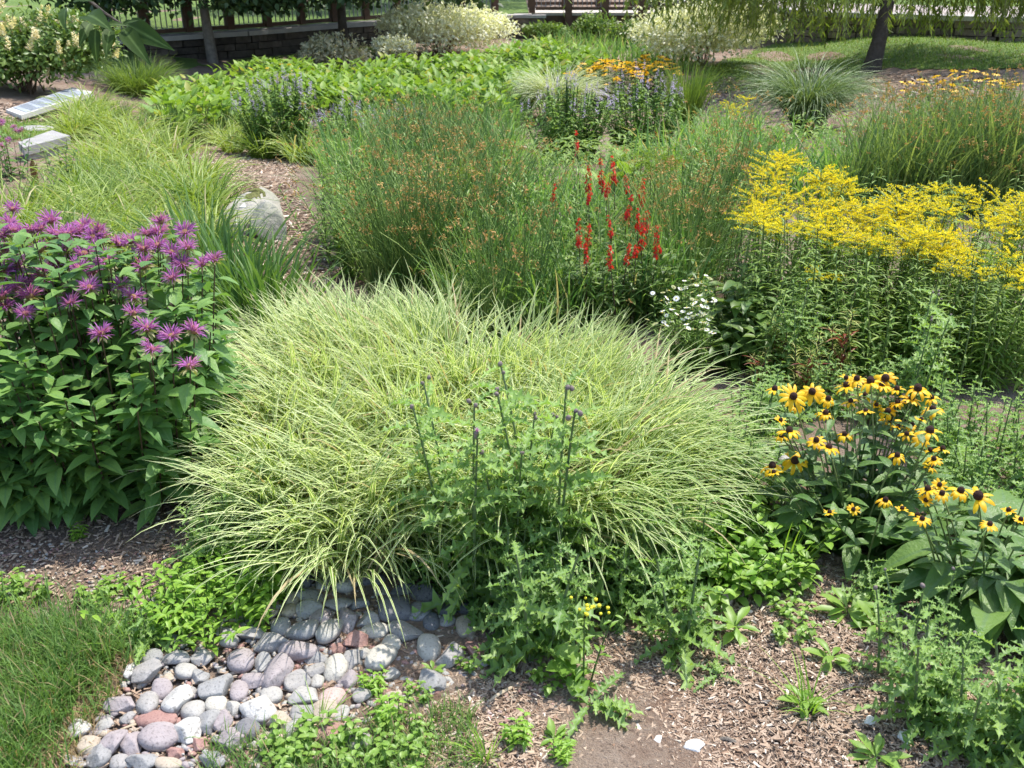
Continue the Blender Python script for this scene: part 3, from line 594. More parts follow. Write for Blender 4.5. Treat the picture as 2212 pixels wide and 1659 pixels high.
# ------------------------------------------------------------------ grasses with an arching fountain shape
def tuft(r, N, spread, L, W, lean, droop, segs=7, fold=.3, cols=3, bend=.5, pw=1.5):
    a = r.uniform(0, 6.28, N); q = np.sqrt(r.random(N)) * spread; base = np.stack([np.cos(a) * q, np.sin(a) * q, np.full(N, -.01)], -1)
    az = a + r.normal(0, .7, N); C, T, S = curves(base, az, r.uniform(*L, N), r.uniform(*lean, N), r.uniform(*droop, N), segs, r.normal(0, bend * .5, N), pw)
    mb = MB(); ribbons(mb, C, T, S, r.uniform(*W, N), fold, r.normal(0, .6, N), r.random(N), 0, None, cols); return mb
M_MISC = leaf_mat("fountain_grass", (.06, .125, .045), (.11, .19, .065), .28, .4, midrib=(.50, .54, .38)); M_MISV = leaf_mat("pale_striped_grass", (.16, .25, .10), (.28, .36, .18), .3, .45, edge=(.62, .66, .46))
r = np.random.default_rng(51); t = thing("fountain_grass", "dark green fountain grass with white midribs at the edge of the willow's shade", "grass", GD(1738, 11.2)); part("foliage", tuft(r, 950, .13, (.8, 1.2), (.008, .014), (.0, .5), (1.3, 2.7), 9).mesh("foliage", M_MISC), t)
t = thing("fountain_grass", "pale striped arching grass left of the distant orange coneflowers", "grass", GD(1205, 13.4)); part("foliage", tuft(r, 620, .14, (.7, 1.0), (.010, .017), (.0, .5), (1.0, 2.4), 8).mesh("foliage", M_MISV), t)
M_TUFT = leaf_mat("green_tuft", (.075, .155, .035), (.15, .25, .06), .34, .5)
t = thing("grass_tuft", "mid green grass tuft in shade below the shade-toned wall", "grass", GD(300, 15.2)); part("foliage", tuft(r, 700, .3, (.45, .75), (.008, .013), (.05, .8), (.5, 1.6)).mesh("foliage", M_TUFT), t)
t = thing("grass_tuft", "upright green grass tuft between orange coneflowers and right hand variegated shrub", "grass", GD(1478, 12.6)); part("foliage", tuft(r, 420, .14, (.5, .95), (.008, .013), (.0, .3), (.1, .8)).mesh("foliage", M_TUFT), t)

for i, (px, dd, h, lab) in enumerate([(1290, 23.5, .7, "pale green low shrub seen under the footbridge"), (1355, 22.6, .6, "pale green low shrub just left of the widest variegated shrub"), (1180, 24.2, .4, "small green tuft at the stone pier's foot")]):
    dome_shrub("low_shrub", lab, "shrub", GD(px, dd), .55, .4, h, 1500, .08, M_TUFT, 57 + i)
# hyssop clumps: leafy stems with mauve spikes
M_HYS = leaf_mat("hyssop_leaves", (.095, .20, .05), (.17, .30, .075), .36, .5); M_MAUVE = leaf_mat("mauve_flowers", (.27, .22, .38), (.44, .37, .52), .2, .6); M_HSTEM = leaf_mat("green_stem", (.07, .13, .03), (.12, .19, .05), .1, .6)
HSP = [spike_mesh("flower_spike", 40, .11, .016, M_MAUVE, .4, .012, 60 + i) for i in range(3)]
def hyssop(label, loc, rx, ry, h, seed, ns=46, nsp=36):
    r = np.random.default_rng(seed); t = thing("hyssop", label, "flower clump", loc, 0, "mauve spiked hyssop clumps"); q = np.sqrt(r.random(ns)); a = r.uniform(0, 6.28, ns)
    tops = np.stack([np.cos(a) * q * rx, np.sin(a) * q * ry, h * (1 - .35 * q ** 2) * r.uniform(.85, 1.05, ns)], -1); b = tops * [.55, .55, 0]
    sv = tops - b; L = np.linalg.norm(sv, axis=1); C, T, S = curves(b, np.arctan2(sv[:, 1], sv[:, 0]), L, np.arctan2(np.hypot(sv[:, 0], sv[:, 1]), sv[:, 2]), 0., 6)
    m1 = MB(); tubes(m1, C, T, S, .005, .003, 4); part("stem", m1.mesh("stem", M_HSTEM), t); m2 = MB(); K = 34
    u = r.uniform(.06, .97, (ns, K)); i = np.clip((u * 6).astype(int), 0, 5); f = (u * 6 - i)[..., None]; R = np.arange(ns)[:, None]; p = (C[R, i] * (1 - f) + C[R, i + 1] * f).reshape(-1, 3)
    az = r.uniform(0, 6.28, len(p)); d = np.stack([np.cos(az), np.sin(az), r.uniform(-.3, .5, len(p))], -1); place_tpl(m2, leaf_tpl(3, .5, 'ovate', .2, .3), p, d, [0, 0, 1], r.uniform(.05, .10, len(p)) * (1.25 - .6 * u.ravel())); part("foliage", m2.mesh("foliage", M_HYS), t)
    for k in range(min(nsp, ns)): part("flower_spike", HSP[k % 3], t, C[k, -1] - [0, 0, .01], (r.normal(0, .1), r.normal(0, .1), 0), r.uniform(.7, 1.25))
    return t
hyssop("tall dense hyssop with mauve spikes standing left before the broad leaves", GD(612, 10.3), .46, .36, .80, 71, 90, 70)
hyssop("lower mauve hyssop clump behind the rushes, right of the tall one", GD(755, 9.9), .36, .32, .62, 72, 50, 40)
hyssop("third hyssop clump mixed into grass at the end of the broad leaves", GD(880, 10.2), .3, .3, .55, 77, 34, 22)
hyssop("bushy hyssop with mauve spikes in front of the pale striped grass", GD(1225, 10.2), .50, .4, .80, 73, 80, 60)
hyssop("mauve hyssop clump just below the distant orange coneflowers", GD(1385, 10.6), .45, .4, .86, 74, 70, 54)

# distant orange coneflowers
M_ORNG = leaf_mat("orange_petals", (.78, .42, .012), (.90, .58, .02), .3, .5); M_CONE = solid_mat("dark_cone", (.035, .014, .008), (.06, .025, .012), 60, .8); M_RLEAF = leaf_mat("coneflower_leaves", (.045, .10, .022), (.095, .175, .04), .3, .45, veins=.3)
def simple_daisy(nm, seed, R_=.035, petal=M_ORNG):
    r = np.random.default_rng(seed); mb = MB(); n = 10; a = np.linspace(0, 6.28, n, endpoint=False) + r.normal(0, .08, n); d = np.stack([np.cos(a), np.sin(a), np.full(n, -.15)], -1)
    place_tpl(mb, leaf_tpl(3, .42, 'obovate', .1, .2), d * .005, d, [0, 0, 1], R_, None, 0); V, F = ICO[1]; mb.add(V * [.009, .009, .009] + [0, 0, .006], F, None, 1); return mb.mesh(nm, [petal, M_CONE])
DSY = [simple_daisy("flower_head", i) for i in range(3)]
def daisy_clump(name, label, loc, rx, ry, h, nf, seed, group=None, size=1.):
    r = np.random.default_rng(seed); t = thing(name, label, "flower clump", loc, 0, group); q = np.sqrt(r.random(nf)); a = r.uniform(0, 6.28, nf)
    tops = np.stack([np.cos(a) * q * rx, np.sin(a) * q * ry, h * (1 - .3 * q ** 2) * r.uniform(.85, 1.05, nf)], -1); b = tops * [.7, .7, 0]; sv = tops - b
    C, T, S = curves(b, np.arctan2(sv[:, 1], sv[:, 0]), np.linalg.norm(sv, axis=1), np.arctan2(np.hypot(sv[:, 0], sv[:, 1]), sv[:, 2]), 0., 5); m1 = MB(); tubes(m1, C, T, S, .004, .0025, 4); part("stem", m1.mesh("stem", M_HSTEM), t)
    K = 16; u = r.uniform(.03, .8, (nf, K)); i = np.clip((u * 5).astype(int), 0, 4); f = (u * 5 - i)[..., None]; Rr = np.arange(nf)[:, None]; p = (C[Rr, i] * (1 - f) + C[Rr, i + 1] * f).reshape(-1, 3); az = r.uniform(0, 6.28, len(p))
    m2 = MB(); place_tpl(m2, leaf_tpl(3, .4, 'ovate', .2, .3), p, np.stack([np.cos(az), np.sin(az), r.uniform(-.1, .6, len(p))], -1), [0, 0, 1], r.uniform(.06, .12, len(p))); part("foliage", m2.mesh("foliage", M_RLEAF), t)
    for k in range(nf): part("flower_head", DSY[k % 3], t, C[k, -1], (r.normal(-.15, .25), r.normal(0, .25), 0), r.uniform(.85, 1.2) * size)
    return t
daisy_clump("orange_coneflower", "dense mass of distant orange coneflowers beside the pale striped grass", GD(1308, 14.6), .62, .62, .62, 95, 81, None, 1.25)
daisy_clump("orange_coneflower", "second distant mass of orange coneflowers, nearer the right hand variegated shrub", GD(1408, 15.0), .42, .6, .68, 70, 82, None, 1.25)
daisy_clump("orange_coneflower", "scattered orange coneflowers among rushes near the willow trunk", GD(2060, 10.4), .62, .45, .55, 34, 83, None, 1.25)
daisy_clump("orange_coneflower", "few orange coneflowers at the right edge below the willow", GD(2200, 9.8), .35, .4, .52, 12, 84, None, 1.2)
daisy_clump("orange_coneflower", "tiny orange flowers peeping behind the tall left hyssop", GD(600, 15.0), .5, .3, .52, 9, 85, None, 1.)
# ------------------------------------------------------------------ the wet meadow of rushes and grasses
M_RUSH = leaf_mat("rush_stems", (.045, .135, .042), (.24, .37, .12), .22, .5); M_RHEAD = leaf_mat("rush_heads", (.38, .20, .06), (.56, .35, .13), .2, .8)
M_MEAD = leaf_mat("meadow_blades", (.05, .165, .05), (.20, .37, .11), .4, .45, dead=(.46, .40, .22), dead_share=.08); M_YGRASS = leaf_mat("yellow_green_blades", (.16, .31, .08), (.26, .41, .13), .38, .5, dead=(.50, .44, .26), dead_share=.08); M_BLUE = leaf_mat("reed_blades", (.09, .18, .07), (.19, .29, .11), .34, .45)
M_UNDER = leaf_mat("meadow_leaves", (.07, .16, .035), (.17, .29, .06), .36, .5)
MEADOW = [(650, 345), (690, 285), (800, 222), (960, 205), (1100, 200), (1110, 262), (1150, 315), (1300, 320), (1440, 300), (1490, 250), (1580, 235), (1680, 275), (1800, 285), (1900, 250), (2260, 235), (2320, 420), (2000, 400), (1880, 385), (1760, 360), (1640, 350), (1600, 440), (1560, 545), (1500, 620), (1400, 650), (1130, 690), (1030, 700), (960, 650), (940, 580), (760, 560), (705, 520), (690, 440)]
MBASE = [(655, 300), (700, 200), (2500, 90), (2500, 500), (1880, 450), (1650, 460), (1570, 600), (1480, 700), (1150, 735), (1010, 735), (940, 680), (830, 650), (800, 620), (772, 560), (740, 450), (690, 370)]
def patch(b, f, ph): return .5 + .5 * np.sin(b[:, 0] * f + ph) * np.cos(b[:, 1] * f * .8 + 1.7 * ph) + .25 * np.sin(b[:, 0] * f * 2.3 + b[:, 1] * f * 1.9 + ph)
def meadow_blades(name, poly, n, L, W, lean, droop, mat, dz=.3, power=.9, cols=3, segs=5, round_=False, heads=0., base=MBASE, pf=0., ph=0.):
    b = sample(poly, n, dz, power, base)
    if pf: b = b[rng.random(len(b)) < np.clip(patch(b, pf, ph) * 1.5, .08, 1)]
    N = len(b); az = U(0, 6.28, N); far = np.clip(b[:, 1] / 6, .9, 1.7)
    C, T, S = curves(b, az, U(*L, N) * (.82 + .34 * np.clip(patch(b, 2.1, ph + .7), 0, 1)), np.abs(rng.normal(0, 1, N)) * lean, U(*droop, N), segs, rng.normal(0, .3, N)); mb = MB()
    if round_: tubes(mb, C, T, S, U(*W, N) * far, .0011 * far, 3)
    else: ribbons(mb, C, T, S, U(*W, N) * far, .25, rng.normal(0, .8, N), None, 0, None, cols)
    setting(name, mb.mesh(name, mat), 'stuff')
    if heads:
        k = np.where(rng.random(N) < heads)[0]; K = 9; tip = np.repeat(C[k, -1], K, 0) + rng.normal(0, .007, (len(k) * K, 3)); d = rng.normal(0, 1, tip.shape) + [0, 0, -.15]; m2 = MB()
        place_tpl(m2, leaf_tpl(2, .42, 'oval', .1, .2), tip, d, rng.normal(0, 1, tip.shape), U(.010, .024, len(tip)) * np.repeat(far[k], K)); setting("rush_seed_heads", m2.mesh("rush_seed_heads", M_RHEAD), 'stuff')
BROWN = [(650, 330), (700, 270), (960, 225), (1100, 300), (1190, 330), (1440, 315), (1560, 255), (1640, 300), (1600, 440), (1460, 400), (1200, 400), (1180, 480), (1000, 500), (760, 500), (680, 420)]
meadow_blades("meadow_rushes", MEADOW, 1500, (.40, .76), (.0016, .0030), .36, (0, 1.0), M_RUSH, .55, .8, segs=6, round_=True, heads=.08)
M_RUSHD = leaf_mat("dark_rush", (.05, .125, .038), (.11, .21, .06), .2, .5); M_RUSHY = leaf_mat("yellow_rush", (.13, .25, .07), (.24, .37, .11), .25, .5)
def rush_mesh(seed, n, hL, mat, heads, lean=.45, droop=.9, wd=.0024):
    r = np.random.default_rng(seed); a = r.uniform(0, 6.28, n); q = np.sqrt(r.random(n)) * .13; b = np.stack([np.cos(a) * q, np.sin(a) * q, np.full(n, -.01)], -1)
    C, T, S = curves(b, a + r.normal(0, .8, n), r.uniform(*hL, n), np.abs(r.normal(0, lean * .6, n)), r.uniform(0, droop, n), 7, r.normal(0, .2, n)); m1 = MB(); tubes(m1, C, T, S, r.uniform(.7, 1.2, n) * wd, .001, 3); m2 = MB()
    k = np.where(r.random(n) < heads)[0]; K = 11; tip = np.repeat(C[k, -1], K, 0) + r.normal(0, .010, (len(k) * K, 3)); place_tpl(m2, leaf_tpl(2, .36, 'oval', .1, .2), tip, r.normal(0, 1, tip.shape), r.normal(0, 1, tip.shape), r.uniform(.010, .022, len(tip)))
    [m1.add(v, f - o_, a, 1) for v, (f, _), a, o_ in zip(m2.V, m2.F, m2.A, np.cumsum([0] + [len(v) for v in m2.V[:-1]]))]; return m1.mesh("foliage", [mat, M_RHEAD]), None
RUSHC = [rush_mesh(950, 70, (.40, .72), M_RUSHD, .2, .35, .5), rush_mesh(951, 60, (.45, .78), M_RUSH, .5, .4, .7), rush_mesh(952, 50, (.40, .70), M_RUSHY, .35, .5, .8), rush_mesh(953, 80, (.35, .62), M_RUSH, .08, .35, .5), rush_mesh(954, 46, (.50, .86), M_RUSHD, .2, .6, 1.0, .003)]
for pts, lab in ((sample(BROWN, 64, .55, .5, MBASE), "brown headed rush clump in the upper meadow"), (sample([(720, 400), (1180, 480), (1560, 380), (1600, 440), (1560, 560), (1400, 640), (960, 640), (770, 560)], 34, .5, .2, MBASE), "rush clump in the meadow's near half"), (sample([(1600, 260), (1800, 290), (2260, 240), (2300, 380), (1700, 345)], 26, .6, .3, MBASE), "rush clump behind the goldenrod")):
    for i, p in enumerate(pts):
        qx, qy = P(p[0], p[1], p[2] + .4)
        if 1140 < qx < 1470 and 330 < qy < 640: continue
        k = int(rng.integers(0, 5)); t = thing("rush_clump", lab, "rushes", p, U(0, 6.28), "rush clumps of the wet meadow", None, U(.8, 1.15)); part("foliage", RUSHC[k][0], t)
meadow_blades("meadow_rushes", [(1560, 250), (1660, 262), (1800, 270), (1880, 225), (2260, 205), (2300, 380), (1700, 340)], 700, (.5, .85), (.002, .003), .22, (.0, .8), M_RUSH, .6, .6, segs=6, round_=True, heads=.5)
meadow_blades("meadow_grass", MEADOW, 6500, (.24, .56), (.006, .0165), .32, (.1, 1.3), M_MEAD, .32, .9, pf=1.1, ph=1.)
meadow_blades("meadow_grass", MEADOW, 3000, (.28, .62), (.005, .013), .4, (.1, 1.5), M_YGRASS, .38, .9, pf=1.5, ph=3.)
meadow_blades("meadow_grass", [(1130, 62), (1250, 55), (1480, 70), (1500, 125), (1390, 130), (1320, 115), (1240, 95)], 1500, (.25, .5), (.008, .016), .3, (.2, 1.2), M_MEAD, .25, .2, base=None)
meadow_blades("meadow_grass", [(880, 200), (1140, 150), (1150, 230), (1000, 260), (900, 250)], 1300, (.3, .55), (.006, .012), .3, (.2, 1.2), M_YGRASS, .3, .2, base=None)
meadow_blades("reed_bed", [(1680, 318), (1800, 290), (1880, 258), (2260, 240), (2320, 420), (2000, 400), (1700, 350)], 1500, (.4, .85), (.008, .015), .28, (.05, 1.1), M_BLUE, .55, .6)
meadow_blades("meadow_grass", [(900, 500), (1150, 420), (1500, 480), (1540, 600), (1480, 640), (1050, 640), (960, 610)], 1700, (.26, .52), (.008, .014), .35, (.3, 1.5), M_MEAD, .25, .4)
b = sample(MEADOW, 11000, .1, 1.1, MBASE); n = len(b); b[:, 2] += U(.02, .30, n); az = U(0, 6.28, n); mb = MB(); place_tpl(mb, leaf_tpl(3, .3, 'lance', .2, .4), b, np.stack([np.cos(az), np.sin(az), U(-.2, .7, n)], -1), [0, 0, 1], U(.05, .11, n)); setting("meadow_undergrowth", mb.mesh("meadow_undergrowth", M_UNDER), 'stuff')

# ------------------------------------------------------------------ leafy stems (used for several plants)
def stem_leaves(r, C, T, K, size, tpl, s0=.05, s1=.98, elev=(.0, .7), taper=.5, pairs=False, droop=0.):
    """K leaves up each stem: returns positions, directions, sizes"""
    N, R = C.shape[:2]; u = np.tile(np.linspace(s0, s1, K), (N, 1)); u = u + (0 if pairs else r.normal(0, .3 / K, (N, K))); u = np.clip(u, 0, .999)
    i = (u * (R - 1)).astype(int); f = (u * (R - 1) - i)[..., None]; Rr = np.arange(N)[:, None]; p = C[Rr, i] * (1 - f) + C[Rr, i + 1] * f
    ph = r.uniform(0, 6.28, (N, 1)); az = ph + (np.arange(K) * (math.pi / 2 if pairs else 2.4))[None] + r.normal(0, .25, (N, K))
    if pairs: p = np.concatenate([p, p], 1); az = np.concatenate([az, az + math.pi], 1); u = np.concatenate([u, u], 1)
    el = r.uniform(*elev, az.shape) - droop * (1 - u); d = np.stack([np.cos(az) * np.cos(el), np.sin(az) * np.cos(el), np.sin(el)], -1)
    sz = r.uniform(.8, 1.2, az.shape) * size * (1 - taper * u); return p.reshape(-1, 3), d.reshape(-1, 3), sz.ravel()
def cat_curves(b, tops, segs=6, curve=.0):
    sv = tops - b; L = np.linalg.norm(sv, axis=1); h = np.hypot(sv[:, 0], sv[:, 1]); th = np.arctan2(h, sv[:, 2]); az = np.arctan2(sv[:, 1], sv[:, 0])
    C, T, S = curves(b, az, L, th - curve, curve * 2, segs, 0, 1.0); C = C + (tops - C[:, -1])[:, None] * np.linspace(0, 1, segs + 1)[None, :, None]; return C, T, S

# goldenrod stand on the right
M_GOLD = leaf_mat("goldenrod_florets", (.80, .64, .02), (.90, .77, .05), .35, .6, dead=(.56, .58, .07), dead_share=.10); M_GLEAF = leaf_mat("goldenrod_leaves", (.085, .19, .045), (.19, .32, .07), .4, .5)
M_GSTEM = leaf_mat("goldenrod_stem", (.10, .16, .04), (.18, .22, .08), .05, .6)
def plume(seed, green=False):
    """flat one-sided sprays of tiny florets, arching out from the stem tip"""
    r = np.random.default_rng(seed); mb = MB(); n = 11; az = r.uniform(0, 6.28, n); z0 = -r.uniform(.0, .055, n); L = r.uniform(.05, .11, n) * (1 + z0 * -6)
    C, T, S = curves(np.stack([0 * az, 0 * az, z0], -1), az, L, r.uniform(.95, 1.4, n), r.uniform(.1, .5, n), 6); tubes(mb, C, T, S, .0011, .0007, 3, None, 1)
    for k in range(n):
        m = 46; u = r.uniform(.15, 1, m); i = np.clip((u * 6).astype(int), 0, 5); f = (u * 6 - i)[:, None]; p = C[k, i] * (1 - f) + C[k, i + 1] * f + r.normal(0, .0022, (m, 3)) + [0, 0, .003]
        d = r.normal(0, .6, (m, 3)) + [0, 0, .9]; place_tpl(mb, leaf_tpl(2, .75, 'oval', .2, .2), p, d, r.normal(0, 1, (m, 3)), r.uniform(.0045, .0075, m))
    return mb.mesh("flower_plume", [M_GLEAF if green else M_GOLD, M_GSTEM])
M_BUDG = leaf_mat("goldenrod_buds", (.20, .32, .035), (.36, .46, .06), .3, .6)
PLM = [plume(100 + i) for i in range(6)]; PLG = [plume(110 + i) for i in range(3)]
for m_ in PLG: m_.materials[0] = M_BUDG
def goldenrod(label, pts, seed, depth, loc_px, nstem_extra=0, green=.12, lean=.1, size=1.):
    """pts: sheet positions of plumes; depth(py) gives ground distance"""
    r = np.random.default_rng(seed); tops = np.array([Gz(x, y, depth(y) + r.normal(0, .05)) for x, y in pts]); o = np.array([tops[:, 0].mean(), tops[:, 1].mean(), 0]); o[2] = terr(o[0], o[1])
    t = thing("goldenrod", label, "flower clump", o, 0, "yellow goldenrod clumps"); tops = tops - o; b = tops.copy(); b[:, :2] += r.normal(0, .06, (len(b), 2)) + [0, .03]; b[:, 2] = -.02
    C, T, S = cat_curves(b, tops, 7, .06); stem_parts(t, C, T, S, .0042, .0022, 5, M_GSTEM)
    if nstem_extra:
        pool = np.stack([r.uniform(tops[:, 0].min(), tops[:, 0].max(), nstem_extra), r.uniform(3.84, 5.0, nstem_extra) - o[1], 0 * r.random(nstem_extra)], -1); pool[:, 2] = r.uniform(.32, .50, nstem_extra) + .22 * (pool[:, 1] + o[1] - 3.84); b2 = pool * [1, 1, 0]; b2[:, :2] += r.normal(0, .05, (nstem_extra, 2))
        C2, T2, S2 = cat_curves(b2, pool, 7, .06); stem_parts(t, C2, T2, S2, .004, .002, 4, M_GSTEM); C = np.concatenate([C, C2]); T = np.concatenate([T, T2])
    K = 40; p, d, sz = stem_leaves(r, C, T, K, .095, None, .04, .98, (-.1, .7), .5); m2 = MB(); place_tpl(m2, leaf_tpl(4, .17, 'lance', .2, .45, .15), p, d, [0, 0, 1], sz); part("foliage", m2.mesh("foliage", M_GLEAF), t)
    for i in range(len(tops)):
        if i >= 98: break
        g_ = r.random() < green; part("flower_plume", (PLG if g_ else PLM)[int(r.integers(0, 3 if g_ else 6))], t, tops[i] + [0, 0, .005], (r.normal(0, .12), r.normal(0, .12), r.uniform(0, 6.28)), r.uniform(.8, 1.25) * size)
    return t
ytop = lambda x: np.interp(x, [1590, 1640, 1690, 1740, 1800, 1860, 1890, 1940, 1990, 2060, 2120, 2220, 2320], [420, 350, 334, 345, 372, 372, 405, 410, 395, 385, 418, 405, 400])
ybot = lambda x: np.interp(x, [1590, 1700, 1800, 1900, 2000, 2100, 2220, 2320], [480, 515, 525, 545, 560, 585, 610, 620])
gdep = lambda y: np.interp(y, [330, 420, 520, 620], [5.15, 4.75, 4.3, 3.95])
def gpts(x0, x1, n, seed):
    r = np.random.default_rng(seed); x = r.uniform(x0, x1, n); q = r.random(n) ** 1.2; return np.stack([x, ytop(x) + 4 + q * (ybot(x) - ytop(x))], -1)
goldenrod("tall goldenrod clump with flat yellow plumes, its left end beside white daisies", gpts(1605, 1780, 31, 1), 201, gdep, None, 60, size=1.2)
goldenrod("middle goldenrod clump, yellow plumes rising above the lower coneflowers", gpts(1770, 1935, 29, 2), 202, gdep, None, 60, size=1.2)
goldenrod("goldenrod clump right of the middle one with one higher plume", gpts(1925, 2085, 30, 3), 203, gdep, None, 60, size=1.2)
goldenrod("goldenrod clump running off the right edge, plumes bright yellow", gpts(2075, 2330, 38, 4), 204, gdep, None, 84, size=1.2)
goldenrod("single goldenrod plume low inside the shaded stems of the stand", [(1768, 482), (1650, 482), (1770, 590), (2060, 575)], 205, lambda y: 4.05, None, green=0)
goldenrod("greenish budding goldenrod in the meadow right of the red spikes", [(1390, 330), (1420, 345), (1372, 350), (1440, 330), (1405, 360), (1455, 352)], 206, lambda y: 5.6, None, green=1., size=1.15)
goldenrod("greenish budding goldenrod in the middle of the rushes, left of the thistles", [(962, 372), (990, 362), (1005, 378), (975, 385), (1020, 368)], 207, lambda y: 6.0, None, green=1., size=1.1)
goldenrod("small goldenrod at the near edge of the lawn, left of the fountain grass", [(1590, 235), (1575, 225), (1612, 215)], 208, lambda y: 9.5, None, green=.5, size=1.2)

# cardinal flowers
M_RED = leaf_mat("red_petals", (.58, .016, .010), (.80, .045, .02), .36, .55, dead=(.30, .05, .03), dead_share=.12); M_DSTEM = leaf_mat("dark_stem", (.065, .035, .025), (.10, .07, .035), .05, .6); M_CLEAF = leaf_mat("cardinal_leaves", (.05, .12, .028), (.11, .20, .045), .3, .42)
def card_spike(seed, n=20, L=.17):
    r = np.random.default_rng(seed); mb = MB(); z = np.sort(r.uniform(0, L, n)); a = np.arange(n) * 2.4 + r.normal(0, .3, n)
    for k in range(n):
        s = (1 - .5 * z[k] / L) * r.uniform(.6, 1.1); d0 = np.array([math.cos(a[k]), math.sin(a[k]), .25]); c = np.array([0, 0, z[k]]) + d0 * .012 * s
        da = np.array([-.55, 0, .55, 1.6, -1.6]); el = np.array([-.6, -.8, -.6, .35, .35]) + r.normal(0, .25, 5); d = np.stack([np.cos(a[k] + da) * np.cos(el), np.sin(a[k] + da) * np.cos(el), np.sin(el)], -1)
        place_tpl(mb, leaf_tpl(2, .55, 'lance', .1, .3), np.repeat(c[None], 5, 0), d, d0 + [0, 0, .3], s * np.array([.028, .032, .028, .022, .022]))
        place_tpl(mb, leaf_tpl(2, .3, 'lance', .1, 0), c[None] * [.2, .2, 1], d0[None] + [0, 0, .7], [0, 0, 1], .022 * s)
    path_tube(mb, [(0, 0, -.02), (0, 0, L * .5), (0, 0, L + .03)], [.002, .0018, .0008], 4, 1); return mb.mesh("flower_spike", [M_RED, M_DSTEM])
CSP = [card_spike(300 + i, 12 + 3 * i, .10 + .025 * i) for i in range(4)]
cards = [(1530, 60, 3, 6.1), (1370, 360, 1, 5.5), (1600, 330, 2, 5.5), (1692, 290, 3, 5.5), (1770, 262, 2, 5.6), (1857, 310, 1, 5.5), (1725, 345, 0, 5.35), (1605, 400, 0, 5.3), (1845, 510, 3, 5.0), (1942, 410, 2, 5.3), (1920, 570, 2, 4.9), (1975, 560, 1, 4.95), (1750, 610, 2, 4.85), (1545, 690, 2, 4.7), (1592, 660, 1, 4.75), (1590, 775, 1, 4.55), (1745, 800, 1, 4.5), (1850, 770, 1, 4.55), (1945, 690, 2, 4.65), (2052, 725, 2, 4.6), (1908, 755, 0, 4.55)]
card_words = ["tallest lone red cardinal flower standing clear above the rushes", "red cardinal flower left of the main red group", None, None, None, None, None, None, "dense red cardinal spike in the middle of the group", None, None, None, None, "low bright red cardinal spike at the left of the group's foot", None, None, None, None, None, "red cardinal flower leaning at the right of the group", None]
for i, (cx_, cy_, v, dist) in enumerate(cards):
    r = np.random.default_rng(330 + i); bx, by = 737 + cx_ / 3, 288 + (cy_ + 60) / 3; top = Gz(bx, by, dist); g = np.array([top[0] + r.normal(0, .03), dist + r.normal(0, .03), 0]); g[2] = terr(g[0], g[1]); h = max(.12, top[2] - g[2])
    lab = card_words[i] or ("red cardinal flower in the red group's upper row" if cy_ < 420 else "red cardinal flower in the red group's lower rows")
    t = thing("cardinal_flower", lab, "flower", g, 0, "red cardinal flowers in the meadow"); tl = np.array([top[0] - g[0], top[1] - g[1], h]); C, T, S = cat_curves(np.zeros((1, 3)), tl[None], 8, .04)
    m1 = MB(); tubes(m1, C, T, S, .0038, .0022, 5); part("stem", m1.mesh("stem", M_DSTEM), t); p, d, sz = stem_leaves(r, C, T, 22, .10, None, .05, .95, (.0, .7), .55); m2 = MB(); place_tpl(m2, leaf_tpl(4, .26, 'lance', .2, .35), p, d, [0, 0, 1], sz); part("foliage", m2.mesh("foliage", M_CLEAF), t)
    part("flower_spike", CSP[v], t, tl - [0, 0, .01], (r.normal(0, .12), r.normal(0, .14), r.uniform(0, 6)), r.uniform(.75, 1.15))
for k, (x, y, dd) in enumerate([(1150 / 3 + 683, 0, 0)][:0]): pass

# leafy underplanting around the cardinal flowers and other lance-leaved plants
M_LANCE = leaf_mat("lance_leaves", (.085, .20, .035), (.16, .29, .06), .34, .42)
def leafy_mesh(seed, ns, h, spread, K, leaf, wid, shape='lance', elev=(.1, .9), segs=6, taper=.4, pairs=False, curl=.35, fold=.2, rows=4, lean=.18, sr=.003):
    r = np.random.default_rng(seed); a = r.uniform(0, 6.28, ns); q = np.sqrt(r.random(ns)) * spread; b = np.stack([np.cos(a) * q, np.sin(a) * q, np.full(ns, -.01)], -1)
    C, T, S = curves(b, a, r.uniform(.7, 1.05, ns) * h, np.abs(r.normal(0, lean, ns)), r.uniform(0, .3, ns), segs); st = (C, T, S, sr, sr * .5, 4)
    p, d, sz = stem_leaves(r, C, T, K, leaf, None, .06, .99, elev, taper, pairs); m2 = MB(); place_tpl(m2, leaf_tpl(rows, wid, shape, fold, curl), p, d, [0, 0, 1], sz); return st, m2, C
def leafy(name, label, cat, loc, parts, rz=0., sc=1., group=None):
    t = thing(name, label, cat, loc, rz, group, None, sc); [part("stem", q_, t) for q_ in parts[0]]; part("foliage", parts[1], t); return t
def mk(seed, mat, stem=None, **kw):
    m1, m2, C = leafy_mesh(seed, **kw); return stem_meshes(*m1, stem or M_HSTEM), m2.mesh("foliage", mat)
WILLOWY = [mk(400 + i, M_LANCE, ns=7, h=.62, spread=.10, K=34, leaf=.085, wid=.2, elev=(.2, 1.)) for i in range(3)]
for i, (px, py, dz, s) in enumerate([(742, 470, .25, 1.), (700, 495, .2, .9), (778, 545, .15, .9), (735, 560, .12, .8), (810, 500, .2, .9), (700, 425, .3, .9), (760, 400, .3, .9)]):
    leafy("lance_leaved_plant", "bright green lance leaved plant near the boulder", "plant", G(px, py, dz) - [0, 0, dz], WILLOWY[i % 3], i * 1.3, s, "lance leaved plants beside the boulder path")
